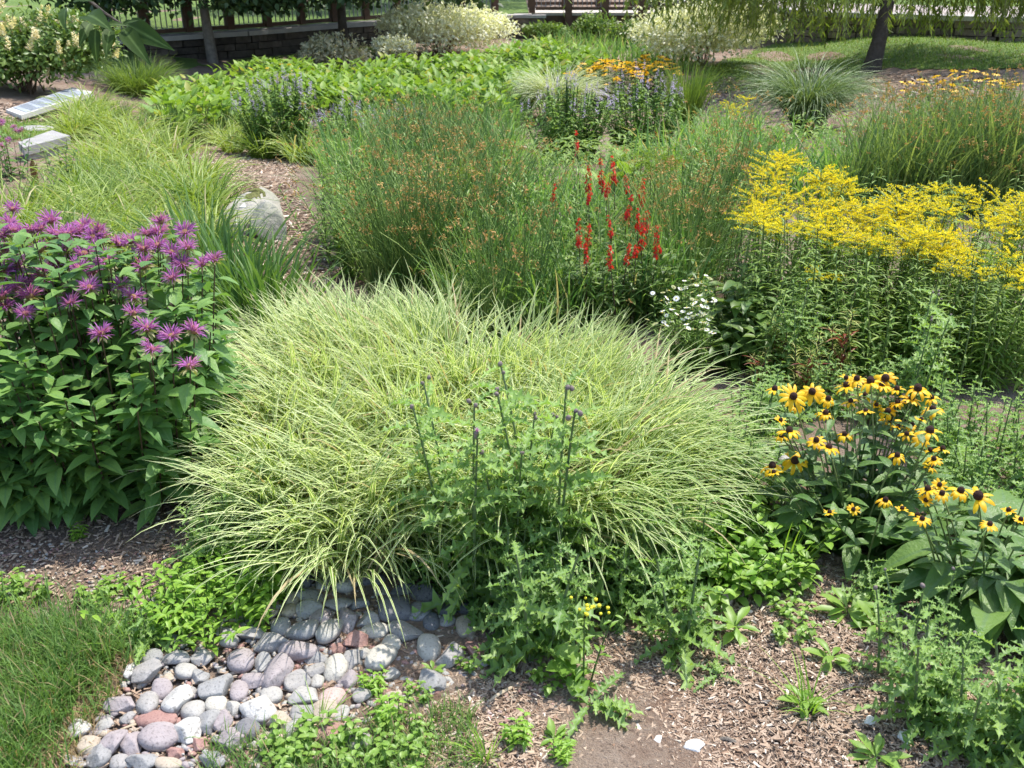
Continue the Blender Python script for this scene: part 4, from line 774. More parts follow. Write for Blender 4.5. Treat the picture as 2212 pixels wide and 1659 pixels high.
for i, (px, py, dz, s) in enumerate([(860, 345, .4, 1.), (905, 420, .35, 1.), (1010, 500, .3, .95), (1075, 545, .2, .9), (960, 590, .15, .85), (1130, 400, .4, 1.), (1230, 470, .3, .9), (1460, 440, .3, .95), (1540, 400, .35, 1.), (1570, 330, .4, 1.), (1500, 520, .2, .9), (880, 530, .2, .9)]):
    leafy("lance_leaved_plant", "bright lance leaved plant scattered among the meadow rushes", "plant", G(px, py, dz) - [0, 0, dz], WILLOWY[i % 3], i * 1.9, s, "lance leaved plants in the meadow")
LOWG = [mk(410 + i, M_CLEAF, ns=9, h=.34, spread=.12, K=16, leaf=.085, wid=.3, elev=(-.1, .8)) for i in range(3)]
for i, (px, py) in enumerate([(1250, 600), (1310, 590), (1370, 600), (1420, 560), (1290, 640), (1340, 650), (1390, 640), (1230, 640), (1450, 610), (1480, 560), (1330, 560), (1270, 560)]):
    leafy("cardinal_leaf_clump", "low leafy clump under the red flowers", "plant", G(px, py, .12) - [0, 0, .12], LOWG[i % 3], i * 1.1, U(.9, 1.2), "leafy clumps under the red flowers")

# daisies with tiny white heads
M_WHT = leaf_mat("white_petals", (.80, .80, .78), (.86, .86, .85), .25, .5); M_YEL = solid_mat("yellow_disc", (.65, .48, .05), (.75, .58, .1), 80, .7)
mb = MB(); a = np.linspace(0, 6.28, 14, endpoint=False); place_tpl(mb, leaf_tpl(2, .4, 'oval', .05, .1), np.zeros((14, 3)), np.stack([np.cos(a), np.sin(a), 0 * a + .1], -1), [0, 0, 1], .0105); V, F = ICO[1]; mb.add(V * [.0026, .0026, .002] + [0, 0, .001], F, None, 1); WHD = mb.mesh("flower_head", [M_WHT, M_YEL])
wp = [(0, 195), (60, 945), (10, 955), (40, 940), (100, 935), (150, 920), (175, 940), (120, 960), (90, 985), (140, 990), (20, 1000), (60, 1030), (110, 1050), (150, 1020), (185, 1025), (60, 1075), (130, 1080), (205, 1075), (160, 1095), (100, 1120), (25, 1130), (155, 1125), (45, 1165), (120, 1160), (145, 1175), (60, 1190), (140, 1225), (30, 1195), (200, 1090)]
wpx = [(1366 + 0 + cx_ / 3 + 109, 288 + cy_ / 3) for cx_, cy_ in wp[1:]] + [(1410, 633), (1432, 632), (1445, 628), (1455, 620), (1398, 690), (1415, 700), (1440, 655), (1452, 668), (1462, 678), (1475, 690), (1440, 702), (1500, 712), (1520, 700), (1530, 690), (1526, 712), (1480, 640), (1495, 615), (1515, 612)] + [(float(a_), float(b_)) for a_, b_ in np.random.default_rng(441).uniform((1425, 605), (1545, 720), (36, 2))]
r = np.random.default_rng(440); tops = np.array([Gz(x, y, np.interp(y, [590, 720], [4.25, 3.95]) + r.normal(0, .04)) for x, y in wpx]); o = np.array([tops[:, 0].mean(), tops[:, 1].mean(), 0.]); o[2] = terr(o[0], o[1]); tops = tops - o
t = thing("white_fleabane", "airy clump of tiny white daisies between pale sedge and goldenrod", "flower clump", o); b = tops * [.6, .6, 0] + r.normal(0, .02, tops.shape) * [1, 1, 0]; C, T, S = cat_curves(b, tops, 6, .05); m1 = MB(); tubes(m1, C, T, S, .0018, .001, 4); part("stem", m1.mesh("stem", M_HSTEM), t)
p, d, sz = stem_leaves(r, C, T, 20, .045, None, .05, .95, (.0, .9), .4); m2 = MB(); place_tpl(m2, leaf_tpl(3, .2, 'lance', .2, .3), p, d, [0, 0, 1], sz); part("foliage", m2.mesh("foliage", M_LANCE), t)
for q in tops: part("flower_head", WHD, t, q, (r.normal(-.2, .35), r.normal(0, .35), 0), r.uniform(1.05, 1.6))

# broad-leaved clump at the foot of the goldenrod, feathery and red-leaved weeds
BROAD = [mk(450 + i, M_CLEAF, ns=9, h=.32, spread=.14, K=9, leaf=.15, wid=.42, shape='ovate', elev=(-.3, .5), taper=.3, rows=6) for i in range(2)]
for i, (px, py, s) in enumerate([(1600, 660, 1.), (1625, 700, 1.05), (1660, 690, 1.), (1600, 730, .8), (1690, 730, .8), (1640, 640, 1.0)]):
    leafy("broad_leaved_plant", "dark broad leaved plant at the goldenrod's left foot", "plant", G(px, py, .15) - [0, 0, .15], BROAD[i % 2], i * 1.7, s, "broad leaved plants at the goldenrod's foot")
M_FEA = leaf_mat("feathery_leaves", (.20, .28, .07), (.30, .36, .12), .3, .5); M_REDL = leaf_mat("red_leaves", (.10, .018, .012), (.17, .045, .02), .3, .45)
def feathery(seed, red=True):
    m1, m2, C = leafy_mesh(seed, 3, .30, .04, 60, .06, .08, 'lance', (.1, 1.), lean=.12); r = np.random.default_rng(seed); m3 = MB(); n = 9 if red else 0
    if n:
        az = r.uniform(0, 6.28, n); Cc, Tt, Ss = curves(np.stack([0 * az, 0 * az, r.uniform(.05, .2, n)], -1), az, r.uniform(.07, .12, n), .9, 1.0, 5); ribbons(m3, Cc, Tt, Ss, .012, .2)
    return stem_meshes(*m1, M_DSTEM), m2.mesh("foliage", M_FEA), m3.mesh("lower_leaf", M_REDL) if n else None
FEA = [feathery(470), feathery(471), feathery(472)]
for i, (px, py, s, lab) in enumerate([(1815, 790, 1.3, "feathery yellow green weed with red lower leaves behind the yellow coneflowers"), (1690, 770, 1., "feathery weed with dark red lower leaves left of the yellow coneflowers"), (1742, 815, 1., "small feathery yellow green weed just above the left yellow coneflowers"), (1640, 800, .8, "smallest red leaved feathery weed near the sedge's right tip")]):
    t = thing("feathery_weed", lab, "weed", G(px, py, .12) - [0, 0, .12], i * 2., "feathery weeds", None, s); a = FEA[i % 3]; [part("stem", q_, t) for q_ in a[0]]; part("foliage", a[1], t); part("lower_leaf", a[2], t, label="dark red lower leaves")

# purple thistles in the meadow
M_TH = leaf_mat("thistle_leaves", (.115, .25, .07), (.205, .365, .11), .38, .48, midrib=(.25, .37, .18), edge=(.22, .34, .14), e0=.8, e1=1.); M_THS = leaf_mat("thistle_stem", (.10, .16, .06), (.15, .20, .09), .05, .6)
M_BUD = solid_mat("thistle_bud", (.13, .10, .095), (.26, .21, .19), 160, .8); M_PINK = leaf_mat("thistle_florets", (.52, .24, .52), (.70, .42, .70), .3, .6)
def bud_mesh(open_=False, seed=0, s=.0078):
    r = np.random.default_rng(seed); mb = MB(); V, F = ICO[2]; v = V * [s * .8, s * .8, s]; mb.add(v, F); n = 40; k = r.integers(0, len(v), n); place_tpl(mb, leaf_tpl(1, .5, 'lance', 0, 0), v[k], V[k] + [0, 0, .8], V[k], s * .5, None)
    if open_:
        n = 70; az = r.uniform(0, 6.28, n); C, T, S = curves(np.stack([0 * az, 0 * az, np.full(n, s * .6)], -1), az, r.uniform(.6, 1.1, n) * s * 1.7, r.uniform(0, .9, n), .3, 3); ribbons(mb, C, T, S, s * .16, 0, 0, None, 1, None, 2)
    return mb.mesh("flower_head" if open_ else "bud", [M_BUD, M_PINK])
BUD = bud_mesh(False, 1); OPEN = bud_mesh(True, 2)
TL = [thistle_tpl(7, .36, .12, .25), thistle_tpl(8, .31, .12, .4), thistle_tpl(6, .40, .12, .3)]
def thistle_parts(seed, ns, h, K, leaf, spread, lean=.2, basal=0, bl=.18, taper=.6, elev=(.0, .8)):
    r = np.random.default_rng(seed); a = r.uniform(0, 6.28, ns); q = np.sqrt(r.random(ns)) * spread; b = np.stack([np.cos(a) * q, np.sin(a) * q, np.full(ns, -.01)], -1)
    C, T, S = curves(b, a, r.uniform(.75, 1.05, ns) * h, np.abs(r.normal(0, lean, ns)), r.uniform(0, .2, ns), 7); st = stem_meshes(C, T, S, .0048, .0026, 5, M_THS)
    p, d, sz = stem_leaves(r, C, T, K, leaf, None, .04, .98, elev, taper); m2 = MB(); k = r.integers(0, 3, len(p))
    for j in range(3):
        if (k == j).any(): place_tpl(m2, TL[j], p[k == j], d[k == j], np.array([0, 0, 1.]) + r.normal(0, .25, ((k == j).sum(), 3)), sz[k == j])
    if basal:
        az = r.uniform(0, 6.28, basal); el = r.uniform(-.05, .5, basal); d = np.stack([np.cos(az) * np.cos(el), np.sin(az) * np.cos(el), np.sin(el)], -1); place_tpl(m2, TL[1], np.stack([np.cos(az) * .01, np.sin(az) * .01, np.full(basal, .03)], -1), d, [0, 0, 1], r.uniform(.7, 1.1, basal) * bl)
    return st, m2.mesh("foliage", M_TH), C
def thistle(label, loc, tp, rz=0., sc=1., heads=0, opened=0, seed=0, group="creeping thistles", tilt=None):
    t = thing("thistle", label, "weed", loc, rz, group, tilt, sc); [part("stem", q_, t) for q_ in tp[0]]; part("foliage", tp[1], t); r = np.random.default_rng(seed + 900); C = tp[2]
    for k in range(heads):
        s = k % len(C); q = C[s, -1] + np.array([r.normal(0, .013), r.normal(0, .013), r.uniform(-.022, .016)]) * (1 if k >= len(C) else .2); part("flower_head" if k < opened else "bud", OPEN if k < opened else BUD, t, q, (r.normal(0, .4), r.normal(0, .4), 0), r.uniform(.75, 1.1))
    return t
TV = [thistle_parts(500, 1, .22, 14, .13, .01, .1, 10, .17), thistle_parts(501, 2, .30, 20, .135, .03, .2, 9, .18), thistle_parts(502, 3, .40, 22, .12, .05, .2, 6, .16), thistle_parts(503, 5, .40, 20, .10, .12, .25, 0), thistle_parts(504, 4, .62, 24, .165, .05, .14, 5, .18, .5, (.0, .6)), thistle_parts(505, 1, .07, 3, .10, .005, .1, 7, .13), thistle_parts(506, 4, .34, 24, .11, .09, .3, 6, .15)]
for lab, px, py, dist, op in [("pink thistle with two open heads left of the red cardinal flowers", 1205, 478, 5.2, 2), ("single pink thistle head among the meadow grasses", 1083, 455, 5.4, 1), ("whitish seeding thistle in the meadow, left of the red flowers", 1152, 408, 5.7, 0)]:
    top = Gz(px, py, dist); g = np.array([top[0], dist, terr(top[0], dist)]); thistle(lab, g, TV[4], px * .1, (top[2] - g[2]) / .58, 6, op, px, "meadow thistles")
# ------------------------------------------------------------------ striped sedges
M_SED = leaf_mat("striped_sedge", (.085, .20, .032), (.15, .27, .05), .38, .42, edge=(.76, .79, .45), e0=.38, e1=.62, dead=(.50, .40, .22), dead_share=.05, spec=.45, tint=(1.2, 1.24, .7))
M_LIR = leaf_mat("yellow_striped_sedge", (.10, .20, .038), (.19, .30, .055), .34, .42, edge=(.46, .52, .15), e0=.5, e1=.9, dead=(.45, .40, .2), dead_share=.03)
M_GSED = leaf_mat("green_sedge", (.08, .17, .04), (.18, .29, .06), .36, .42)
def swept(r, N, spread, L, W, lean, droop, segs, out=.95):
    """a tuft whose blades arch mostly towards local +x"""
    a = r.uniform(0, 6.28, N); q = np.sqrt(r.random(N)) * spread; base = np.stack([np.cos(a) * q, np.sin(a) * q, np.full(N, -.01)], -1); k = r.random(N) < .8
    az = np.where(k, r.normal(0, out, N), r.uniform(0, 6.28, N)); C, T, S = curves(base, az, r.uniform(*L, N), r.uniform(*lean, N), r.uniform(*droop, N), segs, r.normal(0, .12, N), 1.7)
    mb = MB(); ribbons(mb, C, T, S, r.uniform(*W, N), .3, r.normal(0, .35, N), r.random(N)); return mb
SEDGE = [swept(np.random.default_rng(600 + i), 195, .11, (.36, .60), (.0095, .0150), (.0, .55), (.4, 1.6), 8).mesh("foliage", M_SED) for i in range(4)]
SEDGE_RIM = [swept(np.random.default_rng(606 + i), 200, .11, (.42, .66), (.0095, .0155), (.1, .75), (.7, 1.8), 9).mesh("foliage", M_SED) for i in range(3)]
LIR = [tuft(np.random.default_rng(610 + i), 115, .10, (.26, .50), (.010, .017), (.05, .7), (.7, 2.0), 6, .3, 3, .5, 1.4).mesh("foliage", M_LIR) for i in range(3)]
GSE = [tuft(np.random.default_rng(615 + i), 150, .09, (.26, .50), (.008, .014), (.05, .7), (.5, 1.8), 6, .3, 3, .5, 1.4).mesh("foliage", M_GSED) for i in range(2)]
def sedge(label, px, py, dz, meshes, i, sc, group, tx=0., ty=0.):
    g = G(px, py, dz) - [0, 0, dz]; g[2] = terr(g[0], g[1]); t = thing("sedge", label, "grass", g, i * 1.9, group, (tx, ty), sc); part("foliage", meshes[i % len(meshes)], t); return t
rows = [("pale striped sedge spilling towards the cobbles", [(520, 1040), (610, 1075), (712, 1110), (830, 1075)], .20, .95),
        ("pale striped sedge in the mound's lower row", [(520, 930), (630, 950), (750, 975), (870, 990), (990, 1000), (1120, 1020), (1250, 1015), (1370, 990)], .26, 1.),
        ("pale striped sedge in the mound's middle", [(545, 840), (660, 845), (780, 850), (900, 860), (1030, 870), (1160, 880), (1280, 890), (1390, 890), (1460, 905)], .30, 1.02),
        ("pale striped sedge in the mound's upper row", [(560, 765), (680, 755), (800, 765), (920, 765), (1040, 775), (1160, 785), (1280, 795), (1385, 815)], .32, 1.02),
        ("pale striped sedge along the mound's crest", [(610, 700), (730, 690), (850, 690), (935, 690), (1130, 722), (1220, 722), (1310, 745)], .32, 1.),
        ("pale striped sedge behind the crest beside the path", [(560, 665), (615, 640), (690, 655), (860, 650)], .30, .78)]
k = 0
for lab, pts, dz, sc in rows:
    for px, py in pts:
        px = 1030 + (px - 1030) * (.90 if px < 700 else .88); t = sedge(lab, px + U(-14, 14), py + U(-8, 8), dz, SEDGE_RIM if ('spilling' in lab or 'lower' in lab or px < 620 or px > 1340) else SEDGE, k, sc * U(.9, 1.08) * (.86 if px < 660 else .96), "pale striped sedges of the front mound"); k += 1
        t.rotation_euler = (0, 0, math.atan2((3.75 - t.location[1]) * -1.25, t.location[0] - (-.25 if px > 760 else -.55)) + U(-.5, .5))
for lab, pts, sc in [("yellow green striped sedge beside the boulder path", [(330, 360), (395, 375), (435, 400), (360, 410), (410, 430), (300, 395), (425, 350)], 1.05),
                     ("yellow green striped sedge behind the purple bee balm", [(120, 470), (190, 445), (255, 470), (320, 480), (60, 450), (380, 470), (20, 480), (150, 500), (240, 505), (330, 520), (90, 510), (280, 440), (10, 430), (420, 490)], 1.),
                     ("yellow green striped sedge near the stone bench", [(170, 340), (230, 320), (290, 330), (180, 390), (240, 370), (200, 300), (260, 290), (140, 405), (320, 300), (230, 410), (90, 415), (370, 310)], 1.),
                     ("yellow green striped sedge left of the tall hyssop", [(500, 285), (560, 290), (620, 290), (650, 300), (540, 265), (600, 270), (470, 272), (440, 250), (520, 250)], 1.05),
                     ("yellow green striped sedge by the white framed panel", [(165, 225), (200, 215), (240, 222), (180, 250), (150, 250), (215, 245), (345, 225), (385, 215), (400, 240), (430, 225), (250, 255), (300, 262), (350, 262)], 1.05)]:
    for px, py in pts: sedge(lab, px + U(-6, 6), py + U(-5, 5), .22, (LIR if rng.random() < .66 else GSE), k, sc * U(.9, 1.15), "yellow green striped sedges on the left bed"); k += 1
M_GREY = leaf_mat("grey_green", (.08, .13, .06), (.14, .20, .10), .25, .5)
t = thing("catmint", "fine grey green mounded plant between the panel and the broad leaves", "plant", GD(300, 11.0), 0); a = mk(640, M_GREY, ns=40, h=.42, spread=.25, K=26, leaf=.04, wid=.3, lean=.3); [part("stem", q_, t) for q_ in a[0]]; part("foliage", a[1], t)
# withered stalks in front of it
M_BRN = leaf_mat("withered", (.13, .055, .03), (.24, .13, .08), .1, .8)
for i, (px, py, lab) in enumerate([(402, 270, "withered brown stalks beside the left path's far end"), (432, 290, "tallest withered reddish stalks between yellow green sedges"), (455, 262, "thin withered stalks just left of the hyssop")]):
    t = thing("withered_stalk", lab, "plant", G(px, py, .1) - [0, 0, .1], i); a = mk(650 + i, M_BRN, M_BRN, ns=6, h=.42, spread=.07, K=7, leaf=.045, wid=.4, lean=.15); [part("stem", q_, t) for q_ in a[0]]; part("foliage", a[1], t)
# iris-like upright blades behind the bee balm
M_IRIS = leaf_mat("sword_leaves", (.05, .135, .04), (.11, .215, .06), .34, .42, spec=.4)
IRIS = [tuft(np.random.default_rng(660 + i), 34, .07, (.40, .66), (.016, .027), (.02, .6), (.05, .8), 6, .2, 3, .2, 2.).mesh("foliage", M_IRIS) for i in range(3)]
for i, (px, py) in enumerate([(455, 580), (500, 610), (535, 640), (440, 545), (500, 640), (590, 650), (540, 660), (410, 550), (455, 620), (600, 680), (560, 690), (500, 600)]):
    g = G(px, py, .2) - [0, 0, .2]; t = thing("iris", "dark green sword leaved clump between bee balm and boulder", "plant", g, i * 1.4, "sword leaved clumps beside the boulder"); part("foliage", IRIS[i % 3], t)

# ------------------------------------------------------------------ the boulder
M_BOUL = solid_mat("boulder_stone", (.36, .335, .285), (.48, .455, .40), 11, .9, .8, 26, c3=(.33, .325, .25), speck=(.30, .29, .26), speck_scale=70)
M_LICH = solid_mat("lichen", (.60, .63, .56), (.70, .72, .66), 40, .95); M_MOSS = solid_mat("moss", (.10, .11, .03), (.17, .17, .06), 60, .95, .6, 120)
def stone_pts(r, ang, lvl=3, planes=9, rough=.05, depth=(.55, .85)):
    V, F = ICO[lvl]; v = V.copy()
    if ang:
        for _ in range(planes):
            n = r.normal(0, 1, 3); n /= np.linalg.norm(n); d = r.uniform(*depth); ex = np.maximum(0, v @ n - d); v = v - ex[:, None] * n * .93
    f = r.normal(0, 1.6, (5, 3)); ph = r.uniform(0, 6, 5)
    for i in range(5): v = v * (1 + rough * np.sin(V @ f[i] * 1.3 + ph[i]))[:, None]
    return v, F
g = G(536, 470, .09); r = np.random.default_rng(17); v, F = stone_pts(r, True, 4, 8, .012, (.38, .7)); lo, hi = v.min(0), v.max(0); v = (v - (lo + hi) / 2) / ((hi - lo) / 2)
v[:, 2] += .10 * v[:, 0] + .55 * v[:, 1]; cut = np.maximum(0, v @ np.array([.62, -.78, -.05]) - .42); v = v - cut[:, None] * np.array([.62, -.78, -.05]) * .9
v2, F2 = stone_pts(np.random.default_rng(23), True, 4, 8, .03, (.5, .8)); v2 = v2 * [.13, .15, .12]; v2[:, 2] += .5 * v2[:, 1]
v = v * [.25, .34, .165]; mb = MB(); mb.add(v, F); t = thing("boulder", "large pale grey boulder with a dark cleft on the chip path", "rock", (g[0], g[1] + .10, terr(g[0], g[1]) + .03), .15); part("stone", mb.mesh("boulder", M_BOUL), t); mb = MB(); mb.add(v2 + [.13, -.24, .03], F2); part("split_piece", mb.mesh("split_piece", M_BOUL), t)
def blotch(vv, F, c, rad_, off):
    k = np.linalg.norm(vv[F].mean(1) - c, axis=1) < rad_ * (1 + .25 * np.sin(np.arange(len(F)) * 1.7)); f = F[k]; u, inv = np.unique(f, return_inverse=True); nn = norm(vv[u]); return vv[u] + nn * off, inv.reshape(f.shape)
up = v[v[:, 2] > .1]; m_ = MB()
for c in [(-.03, -.1, .2), (.04, -.16, .15), (-.06, -.2, .10)]:
    c = v[np.argmin(np.linalg.norm(v - c, axis=1))]; a, b_ = blotch(v, F, c, .026, .0025)
    if len(b_): m_ = MB(); m_.add(a, b_); part("lichen", m_.mesh("lichen", M_LICH), t)
m_ = MB()
for c in [(0, .12, .24), (.06, .08, .23), (-.06, .12, .22), (.02, .02, .24), (.10, .14, .2)]:
    c = v[np.argmin(np.linalg.norm(v - c, axis=1))]; a, b_ = blotch(v, F, c, .035, .003)
    if len(b_): m_ = MB(); m_.add(a, b_); part("moss", m_.mesh("moss", M_MOSS), t)

# ------------------------------------------------------------------ bee balm
M_BBL = leaf_mat("bee_balm_leaves", (.065, .175, .055), (.14, .28, .08), .36, .48, midrib=(.15, .28, .09), spec=.4, veins=.25); M_BBP = leaf_mat("magenta_petals", (.33, .085, .36), (.56, .21, .56), .4, .5, dead=(.46, .20, .30), dead_share=.15); M_BBC = solid_mat("flower_centre", (.20, .10, .05), (.34, .22, .10), 160, .8, .4, 200); M_BRACT = leaf_mat("pale_bracts", (.26, .30, .10), (.40, .36, .18), .3, .5)
def bee_head(seed, full=1.):
    r = np.random.default_rng(seed); n = int(84 * full); az = r.uniform(0, 6.28, n); b = np.stack([np.cos(az) * .007, np.sin(az) * .007, r.uniform(-.003, .007, n)], -1); C, T, S = curves(b, az, r.uniform(.017, .036, n), r.uniform(.35, 1.5, n), r.uniform(-.2, 1.3, n), 5, r.normal(0, .3, n)); mb = MB()
    s = np.linspace(0, 1, 6); ribbons(mb, C, T, S, r.uniform(.0019, .0034, n), .3, r.normal(0, .8, n), None, 0, np.array([.5, .8, 1, 1.1, .8, .1]))
    n = 9; az = np.arange(n) * .7 + r.normal(0, .2, n); d = np.stack([np.cos(az), np.sin(az), r.uniform(-.5, .1, n)], -1); place_tpl(mb, leaf_tpl(4, .36, 'lance', .2, .3), d * .005 - [0, 0, .006], d, [0, 0, 1], r.uniform(.018, .030, n), None, 1)
    c = MB(); V, F = ICO[2]; c.add(V * [.0105, .0105, .0085], F); m = 40; q = V[r.integers(0, len(V), m)] * [1, 1, .9] + [0, 0, .1]; place_tpl(c, leaf_tpl(1, .4, 'lance', 0, 0), q * .008, q, r.normal(0, 1, (m, 3)), .006)
    return mb.mesh("flower_head", [M_BBP, M_BRACT]), c.mesh("centre", M_BBC)
BEE = [bee_head(700 + i, (1, 1, .95, .6, .8)[i]) for i in range(5)]
bee_px = [(80, 110), (60, 210), (330, 185), (265, 240), (155, 290), (365, 275), (440, 275), (545, 225), (510, 265), (640, 260), (660, 300), (600, 290), (30, 380), (260, 375), (430, 370), (545, 400), (360, 470), (110, 480), (20, 520), (690, 450), (510, 495), (270, 530), (250, 600), (120, 615), (195, 675), (40, 740), (165, 790), (460, 720), (430, 670), (580, 620), (605, 520), (770, 340), (850, 320), (960, 275), (1030, 270), (1045, 195), (1200, 260), (1020, 345), (1110, 390), (930, 370), (935, 480), (1180, 470), (1215, 360), (1390, 440), (1310, 470), (1120, 555), (785, 610), (860, 680), (860, 785), (655, 920), (950, 885), (1110, 935), (1255, 900), (980, 1020), (1230, 1130), (20, 280), (5, 440), (90, 250), (200, 250), (10, 680)]
r = np.random.default_rng(710); bt = np.array([Gz(x / 3, 415 + y / 3, np.interp(415 + y / 3, [440, 560, 700, 800], [3.62, 3.22, 2.90, 2.72]) + r.normal(0, .03)) for x, y in bee_px]); o = np.array([-1.42, 3.08, 0.]); o[2] = terr(o[0], o[1])
t = thing("bee_balm", "big bushy bee balm with ragged magenta flower heads at the left front", "flower clump", o); bt = bt - o
extra = []
while len(extra) < 74:
    a = r.uniform(0, 6.28); q = math.sqrt(r.random()); x, y = q * math.cos(a) * .54 - .06, q * math.sin(a) * .44
    extra.append((x - .05, y, .80 - .16 * q ** 2 - .28 * max(0, -y / .46) * q + r.normal(0, .03)))
extra = np.array(extra); low = np.array([(x, -.30 - .10 * r.random() + .12 * abs(x) ** 2, r.uniform(.16, .46)) for x in r.uniform(-.6, .36, 44)]); low2 = np.array([(.37 + .1 * r.random(), y, r.uniform(.2, .55)) for y in r.uniform(-.25, .3, 16)])
tops = np.concatenate([bt - [0, 0, .012], extra, low, low2]); b = tops * [.80, .80, 0]; b[:, 1] += .04; C, T, S = cat_curves(b, tops, 8, .05); m1 = MB(); tubes(m1, C, T, S, .0036, .0022, 5); part("stem", m1.mesh("stem", M_DSTEM), t)
m2 = MB(); tplB = leaf_tpl(6, .5, 'ovate', .16, .28, .05, .1); p, d, sz = stem_leaves(r, C, T, 9, .105, None, .22, .93, (-.45, .45), .25, True); place_tpl(m2, tplB, p, d, np.array([0, 0, 1.]) + r.normal(0, .2, p.shape), sz)
p, d, sz = stem_leaves(r, C[len(bt):], T[len(bt):], 2, .075, None, .95, 1., (.2, .7), 0., True); place_tpl(m2, tplB, p, d, [0, 0, 1], sz); part("foliage", m2.mesh("foliage", M_BBL), t)
for i, q in enumerate(bt):
    a = BEE[int(r.integers(0, 3)) if i not in (47, 48, 53, 54, 46) else 3 + i % 2]; h = part("flower_head", a[0], t, q, (r.normal(.12, .25), r.normal(0, .25), r.uniform(0, 6.28)), r.uniform(1.05, 1.4)); part("centre", a[1], h)
# second purple shrub at the far left edge, with a dark leafy plant and stub before it
g = G(8, 330, .2) - [0, 0, .2]; t = thing("bee_balm", "distant dull purple flowered bush cut by the left edge", "flower clump", g); a = mk(720, M_BBL, M_DSTEM, ns=16, h=.45, spread=.14, K=18, leaf=.07, wid=.45, shape='ovate', elev=(-.3, .5)); [part("stem", q_, t) for q_ in a[0]]; part("foliage", a[1], t)
for i in range(14):
    h = part("flower_head", BEE[i % 5][0], t, (r.normal(.02, .10), r.normal(-.05, .10), r.uniform(.25, .45)), (r.normal(0, .3), r.normal(0, .3), 0), .95); part("centre", BEE[i % 5][1], h)
g = G(118, 372, .2) - [0, 0, .2]; t = thing("leafy_weed", "dark bushy weed standing among yellow green sedges at the left", "weed", g); a = mk(721, M_CLEAF, ns=6, h=.46, spread=.08, K=26, leaf=.085, wid=.36, shape='ovate', elev=(-.3, .6)); [part("stem", q_, t) for q_ in a[0]]; part("foliage", a[1], t)
g = G(76, 395, .02) - [0, 0, .02]; mb = MB(); path_tube(mb, [(0, 0, -.02), (.005, 0, .07), (.0, .01, .15), (.012, .0, .2)], [.03, .026, .022, .008], 8); path_tube(mb, [(0, 0, .08), (.03, 0, .14), (.045, -.01, .17)], [.014, .012, .004], 6); solo("stump", mb.mesh("stump", solid_mat("dead_wood", (.16, .075, .03), (.26, .14, .06), 30, .9, .5, 60)), "short reddish brown dead stub beside the dark bushy weed", "stump", g)

# ------------------------------------------------------------------ black-eyed coneflowers
M_YPET = leaf_mat("yellow_petals", (.82, .46, .006), (.90, .60, .012), .36, .5); M_YCONE = solid_mat("brown_cone", (.030, .011, .008), (.060, .024, .015), 220, .8, .6, 300); M_RUD = leaf_mat("coarse_leaves", (.05, .13, .035), (.105, .21, .055), .3, .45, midrib=(.13, .23, .08), veins=.35, spec=.4)
def susan(seed, n=12, droop=.8, R_=.034):
    r = np.random.default_rng(seed); az = np.linspace(0, 6.28, n, endpoint=False) + r.normal(0, .1, n); az = az[r.random(n) > (.2 if seed % 3 == 2 else .0)]; n = len(az); b = np.stack([np.cos(az) * .008, np.sin(az) * .008, 0 * az], -1); mb = MB()
    C, T, S = curves(b, az, r.uniform(.85, 1.1, n) * R_, 1.32 + r.normal(0, .14, n), droop + r.normal(0, .2, n), 6, r.normal(0, .12, n), .9); ribbons(mb, C, T, S, r.uniform(.010, .0135, n), .16, r.normal(0, .25, n), None, 0, np.array([.55, .85, 1, 1.02, .95, .75, .22]))
    gone = 0; c = MB(); V, F = ICO[3]; k = 1 + .05 * np.sin(V[:, 0] * 40) * np.sin(V[:, 1] * 40) * np.sin(V[:, 2] * 40); c.add(V * k[:, None] * [.0108, .0108, .0130] + [0, 0, .006], F); return mb.mesh("flower_head", M_YPET), c.mesh("cone", M_YCONE)
SUS = [susan(800, 13, 1.35), susan(801, 12, 1.0), susan(802, 11, .7, .036), susan(803, 14, 1.6), susan(804, 10, .15, .026), susan(805, 10, 1.9), susan(806, 9, 1.15)]
sus1 = [(145, 470, 130), (295, 530, 170), (455, 490, 160), (585, 550, 125), (325, 610, 120), (735, 375, 100), (740, 440, 140), (825, 385, 130), (940, 410, 170), (1060, 380, 170), (1030, 440, 130), (1160, 470, 120), (1330, 470, 170), (1445, 540, 110), (895, 520, 110), (775, 570, 110), (565, 670, 130), (900, 650, 100), (985, 600, 90), (1165, 580, 110), (1275, 550, 120), (1080, 650, 130), (1110, 730, 140), (1165, 780, 80), (1455, 640, 140), (1355, 720, 80), (1280, 765, 100), (1430, 820, 170), (1355, 870, 120), (1240, 840, 100), (265, 820, 155), (200, 865, 100), (190, 725, 80), (725, 845, 115), (490, 895, 130), (590, 955, 140), (1160, 1020, 120), (1435, 975, 100), (1535, 965, 110), (1465, 1050, 110), (1430, 1110, 110), (310, 1060, 185), (125, 1110, 160), (140, 1160, 100), (1060, 1390, 120), (600, 1490, 90), (795, 1465, 70), (1200, 1460, 70)]
sus2 = [(1415, 1300, 130), (1530, 1335, 120), (1680, 1315, 150), (1830, 1360, 200), (1325, 1515, 110), (1365, 1545, 110), (1925, 1590, 110), (1510, 1260, 50), (2085, 1475, 60), (2185, 1550, 60), (1395, 1390, 50)]
